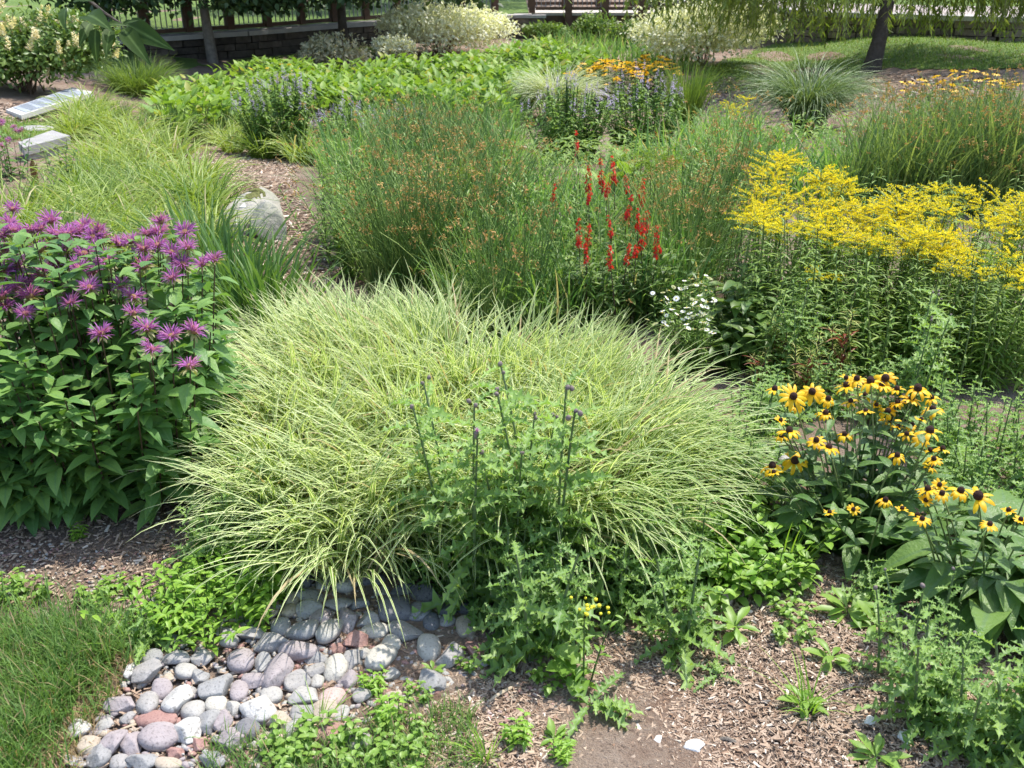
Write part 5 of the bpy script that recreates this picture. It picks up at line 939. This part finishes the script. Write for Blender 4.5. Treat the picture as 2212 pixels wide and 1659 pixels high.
def susans(label, data, dep, base_px, seed, nbas, leafR):
    r = np.random.default_rng(seed); P2 = [(1636 + a * .26044, 720 + b * .26044, c * .26044) for a, b, c in data]; tp = np.array([Gz(x, y, dep(y) + r.normal(0, .04)) for x, y, _ in P2]); o = G(*base_px); t = thing("black_eyed_coneflower", label, "flower clump", o, 0, "black eyed coneflower clumps"); tops = tp - o
    b = tops * [.35, .35, 0] + r.normal(0, .03, tops.shape) * [1, 1, 0]; b[:, 2] = -.01; tops2 = np.concatenate([tops, np.stack([r.normal(0, .17, nbas), r.normal(0, .13, nbas), r.uniform(.14, .34, nbas)], -1)]); b = np.concatenate([b, tops2[len(tops):] * [.4, .4, 0]])
    C, T, S = cat_curves(b, tops2, 8, .12); m1 = MB(); tubes(m1, C, T, S, .0036, .002, 5); part("stem", m1.mesh("stem", M_GSTEM), t); m2 = MB()
    p, d, sz = stem_leaves(r, C, T, 7, .115, None, .06, .86, (-.2, .7), .45); place_tpl(m2, leaf_tpl(6, .40, 'ovate', .16, .32, .05, .1), p, d, [0, 0, 1], sz)
    n = 46; az = r.uniform(0, 6.28, n); q = np.sqrt(r.random(n)); el = r.uniform(-.25, .55, n); place_tpl(m2, leaf_tpl(8, .44, 'ovate', .18, .38, .06, .14), np.stack([np.cos(az) * q * leafR, np.sin(az) * q * leafR * .8, r.uniform(.02, .20, n)], -1), np.stack([np.cos(az) * np.cos(el), np.sin(az) * np.cos(el), np.sin(el)], -1), np.array([0, 0, 1.]) + r.normal(0, .15, (n, 3)), r.uniform(.11, .19, n)); part("foliage", m2.mesh("foliage", M_RUD), t)
    for i, (x, y, dm) in enumerate(P2):
        rng_ = np.linalg.norm(tp[i] - [0, 0, H]); sc = dm * rng_ / FPX / .066; k = int(r.choice([0, 1, 2, 3, 5, 6])) if dm > 26 else 4; face = r.random() < .22
        h = part("flower_head", SUS[k][0], t, tops[i], (r.normal(.06, .15), r.normal(0, .22), r.uniform(0, 6.28)) if not face else (r.uniform(.3, .7), r.normal(0, .2), 0), min(1.4, max(.6, sc * 1.12))); part("cone", SUS[k][1], h)
    return t
susans("large clump of yellow black eyed coneflowers on the right", sus1, lambda y: np.interp(y, [810, 960, 1110], [2.92, 2.72, 2.50]), (1850, 1165), 810, 22, .20)
susans("smaller clump of black eyed coneflowers at the lower right edge", sus2, lambda y: np.interp(y, [1040, 1140], [2.36, 2.22]), (2120, 1300), 811, 16, .20)
n = 34; r = np.random.default_rng(812); g = G(2150, 1300); t = thing("coarse_leaved_plant", "big wrinkled dark leaves of an unopened plant at the right edge", "plant", g); m2 = MB(); az = r.uniform(0, 6.28, n); q = np.sqrt(r.random(n)) * .16; el = r.uniform(-.3, .6, n)
place_tpl(m2, leaf_tpl(9, .5, 'ovate', .16, .42, .08, .16), np.stack([np.cos(az) * q, np.sin(az) * q, r.uniform(.03, .2, n)], -1), np.stack([np.cos(az) * np.cos(el), np.sin(az) * np.cos(el), np.sin(el)], -1), [0, 0, 1], r.uniform(.14, .23, n)); part("foliage", m2.mesh("foliage", M_RUD), t)

# ------------------------------------------------------------------ creeping thistles in the foreground
for lab, px, py, v, sc, tpx, heads, op, tilt in [
    ("tall thistle with one open pink head in front of the pale sedge", 1015, 1290, 4, None, 842, 7, 1, None),
    ("tall thistle with brown bud clusters, right of the pink headed one", 1185, 1265, 4, None, 800, 9, 0, None),
    ("middle height thistle with buds between the two tall ones", 1105, 1265, 4, None, 905, 7, 0, None),
    ("slim thistle with pale buds standing against the goldenrod's shade", 1955, 905, 4, None, 640, 7, 0, None),
    ("thin budded thistle left of the slim one, before the goldenrod", 1722, 850, 4, None, 672, 6, 0, None),
    ("knee high thistle with grey buds near the lower right corner", 1985, 1490, 3, None, 1235, 5, 0, None)]:
    g = G(px, py); d = g[1]; top = Gz(px, tpx, d); h = top[2] - g[2]; thistle(lab, g, TV[v], px * .37, h / ((.60, .60, .60, .42, .62)[v]), heads, op, px, "creeping thistles", tilt)
groups_t = [("low spiny thistle in front of the pale sedge mound", [(905, 1195, 3, .75), (850, 1215, 1, .9), (960, 1250, 6, .85), (1040, 1280, 6, .9), (1110, 1300, 2, .75), (1170, 1330, 6, .85), (1230, 1300, 3, .75), (1080, 1215, 2, .8), (1270, 1240, 6, .85), (920, 1250, 1, .85), (1320, 1200, 3, .75)]),
            ("large thistle rosette over the mulch edge", [(1160, 1420, 1, 1.2), (1095, 1375, 1, 1.), (1475, 1405, 1, 1.05), (1230, 1370, 1, .9)]),
            ("low thistle among the stones on the right", [(1345, 1270, 2, .85), (1400, 1215, 6, .95), (1360, 1180, 6, 1.), (1430, 1290, 1, .9), (1330, 1320, 1, .8), (1500, 1240, 2, .7)]),
            ("thistle below the sedge's right tip", [(1480, 1080, 6, 1.), (1545, 1060, 6, 1.05), (1600, 1030, 2, .9), (1520, 1120, 6, .9), (1620, 985, 6, 1.), (1580, 1120, 2, .85), (1640, 1080, 6, .9)]),
            ("thistle left of the sedge skirt, over bare mulch", [(470, 1190, 6, .9), (545, 1200, 6, .95), (430, 1215, 1, .7), (600, 1185, 6, .8), (500, 1235, 1, .8)]),
            ("thistle behind the yellow coneflowers", [(1650, 900, 2, .62), (1710, 905, 6, .7), (1640, 950, 2, .6), (1790, 900, 6, .7), (1880, 910, 2, .66), (1930, 900, 2, .66), (1760, 880, 2, .6)]),
            ("thistle in the patch right of the yellow coneflowers", [(2010, 1000, 2, .7), (2080, 1010, 6, .8), (2140, 1020, 2, .75), (2195, 1050, 2, .75), (2060, 1060, 6, .8), (2120, 1080, 6, .85), (2190, 1110, 6, .85), (2080, 1110, 2, .7), (2030, 950, 2, .66), (2240, 1080, 2, .8), (2150, 1140, 6, .8), (2180, 980, 2, .7), (2100, 960, 2, .66), (2050, 1120, 6, .7)]),
            ("spiny thistle in the lower right corner", [(1985, 1560, 1, 1.), (2030, 1520, 2, .6), (2190, 1590, 1, 1.05), (2190, 1650, 1, 1.1), (2080, 1620, 1, .85), (2240, 1560, 1, 1.1)]),
            ("small young thistle rosette on open mulch", [(1272, 1545, 5, 1.05), (1550, 1470, 5, .55), (300, 1350, 5, .9), (330, 1390, 0, .6), (1860, 1290, 0, .7), (1385, 1330, 0, .7)])]
k = 0
for lab, pts in groups_t:
    for px, py, v, sc in pts: thistle(lab, G(px, py), TV[v], k * 1.7, sc, 0, 0, k); k += 1

# ------------------------------------------------------------------ bright low weeds
M_WEED = leaf_mat("bright_leaves", (.11, .26, .035), (.21, .39, .065), .38, .45); M_WEED2 = leaf_mat("yellow_green_leaves", (.16, .30, .04), (.26, .40, .08), .34, .42)
WD = [mk(900, M_WEED, ns=7, h=.15, spread=.07, K=7, leaf=.055, wid=.42, shape='ovate', elev=(-.1, .5), pairs=True, taper=.25), mk(901, M_WEED, ns=9, h=.20, spread=.09, K=9, leaf=.058, wid=.34, shape='lance', elev=(0, .6), taper=.25, lean=.35), mk(902, M_WEED2, ns=8, h=.09, spread=.08, K=5, leaf=.038, wid=.66, shape='oval', elev=(-.1, .4), pairs=True, taper=.2, lean=.4), mk(903, M_WEED2, ns=1, h=.05, spread=.01, K=13, leaf=.12, wid=.34, shape='obovate', elev=(.05, .9), taper=.25), mk(904, M_WEED, ns=12, h=.16, spread=.14, K=8, leaf=.036, wid=.6, shape='oval', elev=(-.1, .5), taper=.2, lean=.5)]
wgroups = [("bright green weed above the left end of the cobbles", [(345, 1335, 1, 1.), (400, 1325, 1, 1.), (455, 1300, 1, 1.1), (520, 1290, 1, 1.1), (575, 1305, 0, 1.1), (420, 1280, 0, 1.), (480, 1345, 1, 1.), (540, 1345, 0, .9), (370, 1380, 0, .9), (440, 1385, 1, .9), (500, 1260, 1, .9), (610, 1280, 0, .8), (590, 1255, 1, .9)]),
           ("bright green weed at the cobbles' right end", [(805, 1500, 0, .8), (850, 1560, 0, 1.), (895, 1505, 2, .9), (872, 1605, 2, 1.1), (935, 1455, 3, .6), (905, 1610, 2, 1.)]),
           ("round leaved weed at the cobbles' near edge", [(640, 1612, 2, .9), (690, 1600, 2, 1.), (740, 1640, 2, .9), (610, 1652, 2, .8), (800, 1645, 2, .9), (880, 1652, 2, .9)]),
           ("leafy light green weed below the right thistles", [(1440, 1150, 4, 1.), (1500, 1165, 4, 1.1), (1560, 1190, 4, 1.1), (1605, 1215, 4, 1.1), (1520, 1235, 4, 1.), (1460, 1220, 4, 1.), (1640, 1250, 4, 1.), (1570, 1130, 4, 1.), (1490, 1110, 0, 1.), (1655, 1190, 4, 1.), (1560, 1270, 2, 1.2), (1420, 1180, 0, .9), (1700, 1270, 2, 1.), (1600, 1160, 0, 1.), (1530, 1200, 4, 1.), (1480, 1260, 4, 1.), (1400, 1240, 4, .9), (1620, 1180, 4, 1.), (1680, 1230, 2, 1.1), (1550, 1240, 0, .9)]),
           ("small scattered weed on the mulch", [(1180, 1470, 2, .8), (1690, 1320, 2, .9), (1720, 1375, 2, .9), (20, 1275, 2, .9), (60, 1290, 2, .9), (165, 1160, 0, .45), (1010, 1440, 2, .7), (1125, 1610, 0, .6), (210, 1300, 2, .8), (250, 1280, 2, .8), (1205, 1640, 0, .5)])]
for lab, pts in wgroups:
    for px, py, v, sc in pts: leafy("weed", lab, "weed", G(px, py), WD[v], k * 1.3, sc * (.52 if 'right end' in lab else (1.12 if 'light green' in lab else .78)), "bright low weeds"); k += 1
for lab, px, py, v, sc in [("broad pale rosette weed on the open mulch beside the thistles", 1595, 1365, 3, 1.2), ("small bushy bright weed at the bottom edge of the mulch", 1195, 1605, 3, .75), ("flat light green rosette on the mulch by the right corner thistle", 1795, 1425, 3, 1.), ("dark rosette of rounded leaves below the yellow coneflowers", 1835, 1335, 3, 1.35), ("narrow leaved sprawling rosette on the lower right mulch", 1735, 1520, 3, .9), ("bright leaf tuft at the bottom edge, right of the mulch", 1890, 1650, 3, 1.), ("second dark rosette of rounded leaves beside the wrinkled leaves", 1890, 1365, 3, 1.3)]:
    leafy("rosette_weed", lab, "weed", G(px, py), WD[v], px * .1, sc * .62, "rosette weeds on the mulch")
# mustard with tiny yellow flowers, by crinkled leaves
g = G(1262, 1475); t = thing("mustard_weed", "thin weed with tiny yellow flowers and crinkled leaves at its foot", "weed", g); a = mk(910, M_WEED2, ns=3, h=.24, spread=.02, K=8, leaf=.055, wid=.34, elev=(0, .7), taper=.6, lean=.2); [part("stem", q_, t) for q_ in a[0]]; part("foliage", a[1], t)
mb = MB(); V, F = ICO[1]; r = np.random.default_rng(911)
for i in range(16): mb.add(V * .0055 * r.uniform(.7, 1.2) + [r.normal(.02, .025), r.normal(0, .02), .235 + r.normal(0, .015)], F)
part("flower_cluster", mb.mesh("flower_cluster", solid_mat("mustard_yellow", (.70, .62, .03), (.80, .72, .05), 50, .6)), t)
m2 = MB(); az = np.array([3.4, 2.6, 4.3]); place_tpl(m2, leaf_tpl(10, .85, 'oval', .12, .35, .3, .12), np.stack([np.cos(az) * .01, np.sin(az) * .01, [.04, .05, .03]], -1), np.stack([np.cos(az), np.sin(az), [.6, .9, .3]], -1), [0, 0, 1], [.085, .07, .07]); part("lower_leaf", m2.mesh("lower_leaf", M_WEED2), t)
GR = [tuft(np.random.default_rng(920 + i), 26, .02, (.09, .24), (.004, .006), (.1, .8), (.2, 1.3), 5).mesh("foliage", M_WEED) for i in range(2)]
for i, (lab, px, py, s) in enumerate([("slender grass tuft on the mulch below the cobbles' right end", 1050, 1640, .7), ("wispy grass tuft in front of the yellow coneflowers", 1700, 1235, 1.1), ("grass tuft between stones right of the tall thistles", 1430, 1215, 1.2), ("small grass tuft sprouting among the cobbles", 690, 1565, .6), ("grass tuft at the left tip of the cobbles", 285, 1400, .7), ("sprawling grass tuft on the lower right mulch", 1745, 1535, .9)]):
    t = thing("grass_tuft", lab, "grass", G(px, py), i, None, None, s); part("foliage", GR[i % 2], t)

# ------------------------------------------------------------------ cobbles
SC = {'cream': ((.42, .395, .34), (.52, .495, .43)), 'light grey': ((.34, .325, .298), (.43, .415, .385)), 'blue grey': ((.25, .245, .24), (.345, .34, .33)), 'grey': ((.28, .265, .25), (.39, .37, .35)), 'mauve grey': ((.29, .25, .25), (.38, .335, .335)), 'brick red': ((.30, .165, .14), (.40, .25, .215)), 'pink': ((.43, .315, .28), (.53, .41, .37)), 'tan': ((.37, .31, .24), (.47, .405, .32)), 'dark grey': ((.14, .14, .15), (.22, .215, .22)), 'white speckled': ((.46, .44, .405), (.58, .56, .525))}
SM = {n: solid_mat("stone_" + n.replace(' ', '_'), a, b, 14, .8, .35, 70, speck=tuple(v * (.8 if n != 'white speckled' else .6) for v in a), speck_scale=170 if n != 'white speckled' else 110) for n, (a, b) in SC.items()}
c6 = [(920, 130, 210, 170, 'cream', 0), (730, 150, 110, 90, 'cream', 0), (640, 240, 240, 95, 'light grey', 0), (490, 260, 110, 110, 'tan', 0), (620, 350, 220, 140, 'light grey', 1), (720, 410, 180, 160, 'mauve grey', 1), (790, 520, 200, 260, 'light grey', 0), (940, 440, 170, 200, 'mauve grey', 1), (870, 310, 230, 140, 'grey', 1), (1040, 300, 160, 120, 'blue grey', 1), (1110, 430, 190, 140, 'light grey', 1), (1172, 525, 232, 130, 'cream', 0), (1340, 350, 270, 230, 'dark grey', 1), (1520, 370, 220, 160, 'blue grey', 0), (1630, 450, 130, 150, 'dark grey', 0), (1770, 340, 170, 130, 'dark grey', 1), (1750, 450, 160, 100, 'grey', 0), (1915, 490, 160, 170, 'tan', 0), (1420, 530, 270, 180, 'grey', 1), (1300, 630, 150, 140, 'cream', 0), (1213, 740, 200, 230, 'cream', 0), (1612, 660, 190, 200, 'cream', 0), (1790, 720, 210, 210, 'grey', 1), (1990, 690, 160, 170, 'brick red', 1), (1640, 930, 220, 190, 'blue grey', 1), (560, 520, 260, 170, 'blue grey', 0), (390, 490, 150, 130, 'blue grey', 0), (160, 550, 260, 130, 'grey', 1), (310, 630, 280, 170, 'grey', 1), (540, 690, 310, 170, 'mauve grey', 1), (670, 740, 210, 120, 'blue grey', 1), (1010, 590, 190, 170, 'brick red', 1), (860, 675, 120, 110, 'brick red', 1), (840, 830, 190, 210, 'cream', 0), (960, 770, 160, 160, 'grey', 1), (1075, 710, 110, 110, 'light grey', 1), (370, 860, 230, 300, 'mauve grey', 1), (240, 790, 130, 180, 'blue grey', 1), (60, 770, 210, 200, 'mauve grey', 0), (170, 940, 230, 140, 'mauve grey', 1), (530, 950, 210, 170, 'grey', 1), (660, 860, 180, 130, 'grey', 1), (690, 945, 110, 110, 'light grey', 0), (945, 930, 150, 140, 'mauve grey', 1), (315, 1060, 170, 130, 'light grey', 0), (600, 1065, 260, 160, 'light grey', 1), (815, 1075, 200, 180, 'pink', 0), (50, 1020, 140, 170, 'mauve grey', 0), (205, 1165, 310, 210, 'white speckled', 1), (750, 1195, 220, 180, 'tan', 0), (375, 1275, 200, 150, 'tan', 1), (580, 1215, 220, 170, 'grey', 1), (885, 1215, 130, 140, 'light grey', 0), (100, 1330, 220, 170, 'dark grey', 1), (490, 1335, 140, 140, 'light grey', 0), (310, 1405, 220, 110, 'pink', 0), (790, 1370, 240, 190, 'brick red', 0), (1015, 1440, 240, 170, 'mauve grey', 1), (1310, 890, 130, 110, 'light grey', 1), (1310, 1050, 110, 90, 'tan', 1), (1060, 1060, 160, 130, 'grey', 1), (570, 110, 150, 130, 'dark grey', 0), (420, 110, 190, 140, 'tan', 1), (1080, 80, 160, 140, 'dark grey', 0), (1400, 190, 200, 120, 'dark grey', 1), (1560, 220, 200, 150, 'dark grey', 0), (780, 60, 140, 90, 'grey', 1), (960, 40, 150, 100, 'grey', 0), (1220, 200, 130, 90, 'grey', 1), (280, 390, 170, 90, 'tan', 1), (1180, 110, 150, 110, 'dark grey', 1), (1900, 330, 170, 120, 'dark grey', 1), (460, 360, 120, 130, 'tan', 0), (2100, 780, 150, 100, 'grey', 1)]
c5 = [(1250, 740, 180, 115, 'blue grey', 0), (1230, 870, 220, 200, 'grey', 1), (1085, 850, 120, 170, 'white speckled', 1), (1455, 745, 220, 130, 'grey', 1), (1665, 745, 170, 120, 'grey', 1), (1540, 860, 180, 130, 'light grey', 0), (1650, 905, 140, 110, 'blue grey', 1), (1765, 975, 220, 240, 'blue grey', 1), (1335, 1010, 160, 150, 'mauve grey', 0), (1215, 1125, 170, 190, 'grey', 0), (1455, 1080, 230, 260, 'white speckled', 1), (990, 1120, 250, 150, 'mauve grey', 1), (1585, 1185, 190, 160, 'light grey', 0), (1780, 1145, 170, 130, 'cream', 0), (1920, 1165, 120, 130, 'light grey', 1), (1290, 1255, 330, 130, 'brick red', 0), (1310, 1395, 310, 210, 'mauve grey', 0), (1530, 1360, 230, 200, 'white speckled', 1), (1715, 1265, 180, 180, 'blue grey', 1), (1840, 1275, 150, 160, 'mauve grey', 1), (650, 1340, 180, 150, 'white speckled', 1), (865, 1300, 140, 90, 'light grey', 1), (730, 1475, 170, 140, 'tan', 0), (930, 1440, 190, 210, 'mauve grey', 1), (1085, 1440, 160, 200, 'mauve grey', 1), (815, 1565, 200, 170, 'blue grey', 1), (985, 1610, 150, 120, 'grey', 0), (1165, 1590, 250, 160, 'blue grey', 1), (1385, 1625, 220, 100, 'tan', 0), (1900, 1410, 220, 190, 'mauve grey', 1), (1750, 1600, 220, 140, 'blue grey', 1), (250, 1430, 130, 110, 'blue grey', 1), (1890, 590, 150, 150, 'grey', 1), (1290, 290, 110, 130, 'mauve grey', 1), (1420, 610, 120, 90, 'dark grey', 1), (1380, 920, 110, 80, 'tan', 1), (1560, 1030, 110, 90, 'grey', 0), (1450, 1530, 120, 90, 'brick red', 1), (1640, 1470, 120, 90, 'brick red', 1), (600, 1600, 150, 100, 'grey', 1), (1060, 1230, 110, 120, 'grey', 1)]
cr = [(1252, 1185, 56, 36, 'light grey', 0), (1292, 1172, 62, 40, 'dark grey', 1), (1272, 1228, 74, 50, 'mauve grey', 1), (1236, 1268, 34, 56, 'grey', 1), (1440, 1164, 40, 26, 'tan', 0), (1562, 1282, 42, 46, 'pink', 1), (1318, 1150, 50, 26, 'tan', 1), (1490, 1060, 60, 34, 'mauve grey', 1), (1660, 960, 60, 34, 'light grey', 1), (1690, 985, 50, 36, 'grey', 1), (1180, 1240, 40, 36, 'dark grey', 1), (1350, 1290, 36, 30, 'grey', 0), (1330, 1060, 50, 36, 'light grey', 1), (1410, 1085, 60, 34, 'mauve grey', 1)]
stones = [(504 + a * .2622, 1224 + b * .2622, c * .2622, d * .2622, e, f, 0) for a, b, c, d, e, f in c6] + [(a * .2622, 1224 + b * .2622, c * .2622, d * .2622, e, f, 0) for a, b, c, d, e, f in c5] + [(a, b, c, d, e, f, 1) for a, b, c, d, e, f in cr]
seen_s = []
for i, (px, py, wpx, hpx, colr, ang, where) in enumerate(stones):
    r = np.random.default_rng(1000 + i); g0 = G(px, py); dep = g0[1] * cP + (H - g0[2]) * sP; wd = wpx * dep / FPX; ht = hpx * dep / FPX; a_ = wd / 2 * 1.07; c_ = .36 * min(wd, ht) * (1. if ang == 0 else 1.1); el = math.atan2(H, g0[1])
    b_ = math.sqrt(max((ht / 2 * 1.07) ** 2 - (c_ * math.cos(el)) ** 2, (.45 * ht / 2) ** 2)) / math.sin(el); b_ = min(b_, a_ * 1.8)
    v, F = stone_pts(r, ang, 4 if ang else 3, 8 + int(r.integers(0, 4)), .045 if ang == 0 else .03, (.5, .8)); 
    if ang == 0: v = np.sign(v) * np.abs(v) ** .88
    lo, hi = v.min(0), v.max(0); v = (v - (lo + hi) / 2) / ((hi - lo) / 2); v = v * [a_, b_, c_]; yaw = r.normal(0, .12); tl = r.normal(0, .10, 2); v[:, 2] += v[:, 0] * tl[0] + v[:, 1] * tl[1]
    g = G(px, py, c_ * .62); zb = terr(g[0], g[1]) + c_ * .5; size = "large" if wpx * hpx > 3000 else ("small" if wpx * hpx < 1150 else "")
    mb = MB(); mb.add(v, F); kind = "angular" if ang else ("flat oval" if hpx / wpx < .62 else ("rounded oval" if hpx > wpx * 1.05 or hpx < wpx * .8 else "round"))
    if where == 0: zone = "in the top rows under the sedge" if py < 1300 else ("in the upper middle rows" if py < 1400 else ("in the lower middle rows" if py < 1530 else "in the nearest cobble rows"))
    else: zone = "among the thistles right of the cobbles"
    solo("cobble", mb.mesh("cobble", SM[colr]), " ".join(x for x in (size, colr, kind, "stone", zone) if x), "stone", (g[0], g[1], zb), yaw, "cobbles of the stone drift" if where == 0 else "stones among the thistles")
# gravel between the cobbles and red chips beside them
def pebbles(name, poly, n, smin, smax, mats, seed, dz=.002):
    r = np.random.default_rng(seed); b = sample(poly, n, 0); mb = MB(); tp = []
    for i in range(6): v, F = stone_pts(r, True, 1, 6, .05); tp.append((v * [1, .75, .5], F, np.zeros((len(v), 4))))
    k = r.integers(0, 6, len(b)); q = r.integers(0, len(mats), len(b))
    for j in range(6):
        for m in range(len(mats)):
            s = (k == j) & (q == m)
            if s.any(): az = r.uniform(0, 6.28, s.sum()); place_tpl(mb, tp[j], b[s] + [0, 0, dz], np.stack([np.cos(az), np.sin(az), 0 * az], -1), r.normal(0, .2, (s.sum(), 3)) + [0, 0, 1], r.uniform(smin, smax, s.sum()), None, m)
    setting(name, mb.mesh(name, mats), 'stuff')
DRIFT = [(170, 1659), (190, 1590), (250, 1490), (290, 1420), (400, 1370), (490, 1330), (600, 1270), (640, 1235), (860, 1215), (1010, 1260), (1060, 1330), (1080, 1440), (980, 1490), (800, 1560), (740, 1620), (560, 1690), (170, 1700)]
pebbles("gravel", DRIFT, 1500, .006, .018, [SM['grey'], SM['mauve grey'], SM['brick red'], SM['light grey'], SM['tan']], 1200)
pebbles("gravel", [(760, 1600), (860, 1480), (1080, 1400), (1300, 1420), (1330, 1530), (1100, 1640), (900, 1659)], 420, .004, .012, [SM['brick red'], SM['tan'], SM['pink']], 1201)
pebbles("gravel", [(0, 1160), (400, 1200), (340, 1330), (150, 1270), (0, 1260)], 260, .004, .010, [SM['brick red'], SM['tan'], SM['light grey']], 1202)

# single sticks and pale chunks on the mulch
M_STICK = solid_mat("dry_stick", (.42, .33, .22), (.58, .49, .36), 30, .85, .3, 90); M_BONE = solid_mat("bleached_wood", (.66, .63, .58), (.80, .78, .74), 20, .8, .4, 60)
def stick(label, p0, p1, r0, mat=M_STICK):
    a, b = G(*p0), G(*p1); o = (a + b) / 2; q = np.linspace(0, 1, 6)[:, None]; p = a * (1 - q) + b * q - o + [0, 0, r0 * 1.2]; p[:, 2] += .004 * np.sin(q[:, 0] * 5); mb = MB(); path_tube(mb, p, r0 * np.array([.6, 1, 1.1, 1, .9, .6]), 6); solo("stick", mb.mesh("stick", mat), label, "stick", o)
stick("straight pale stick lying on the mulch right of the cobbles", (1056, 1519), (1124, 1476), .0045); stick("short grey twig near the bottom edge of the mulch", (1555, 1600), (1600, 1608), .005, M_BARK); stick("pale curved twig on bare mulch below the bee balm", (280, 1313), (352, 1318), .006, M_STICK); stick("thin straw across the left end of the cobbles", (245, 1588), (330, 1553), .0028)
stick("dry leaning stalk crossing the goldenrod's shaded stems", (1905, 845), (1950, 800), .004)
for i, (lab, px, py, s) in enumerate([("largest bleached white wood chunk at the bottom of the mulch", 1500, 1617, .026), ("bleached white chip left of the largest white chunk", 1420, 1603, .017), ("small white chip beside the cream cobbles", 948, 1338, .014), ("bleached chip near the lower right thistle", 1880, 1560, .02), ("grey white bark flake on the lower right mulch", 1955, 1600, .024)]):
    v, F = stone_pts(np.random.default_rng(1300 + i), True, 3, 12, .09); mb = MB(); mb.add(v * [s * 1.1, s * .8, s * .4], F); solo("wood_chunk", mb.mesh("wood_chunk", M_BONE), lab, "wood", G(px, py) + [0, 0, s * .3], i * 1.2)
finish_labels()
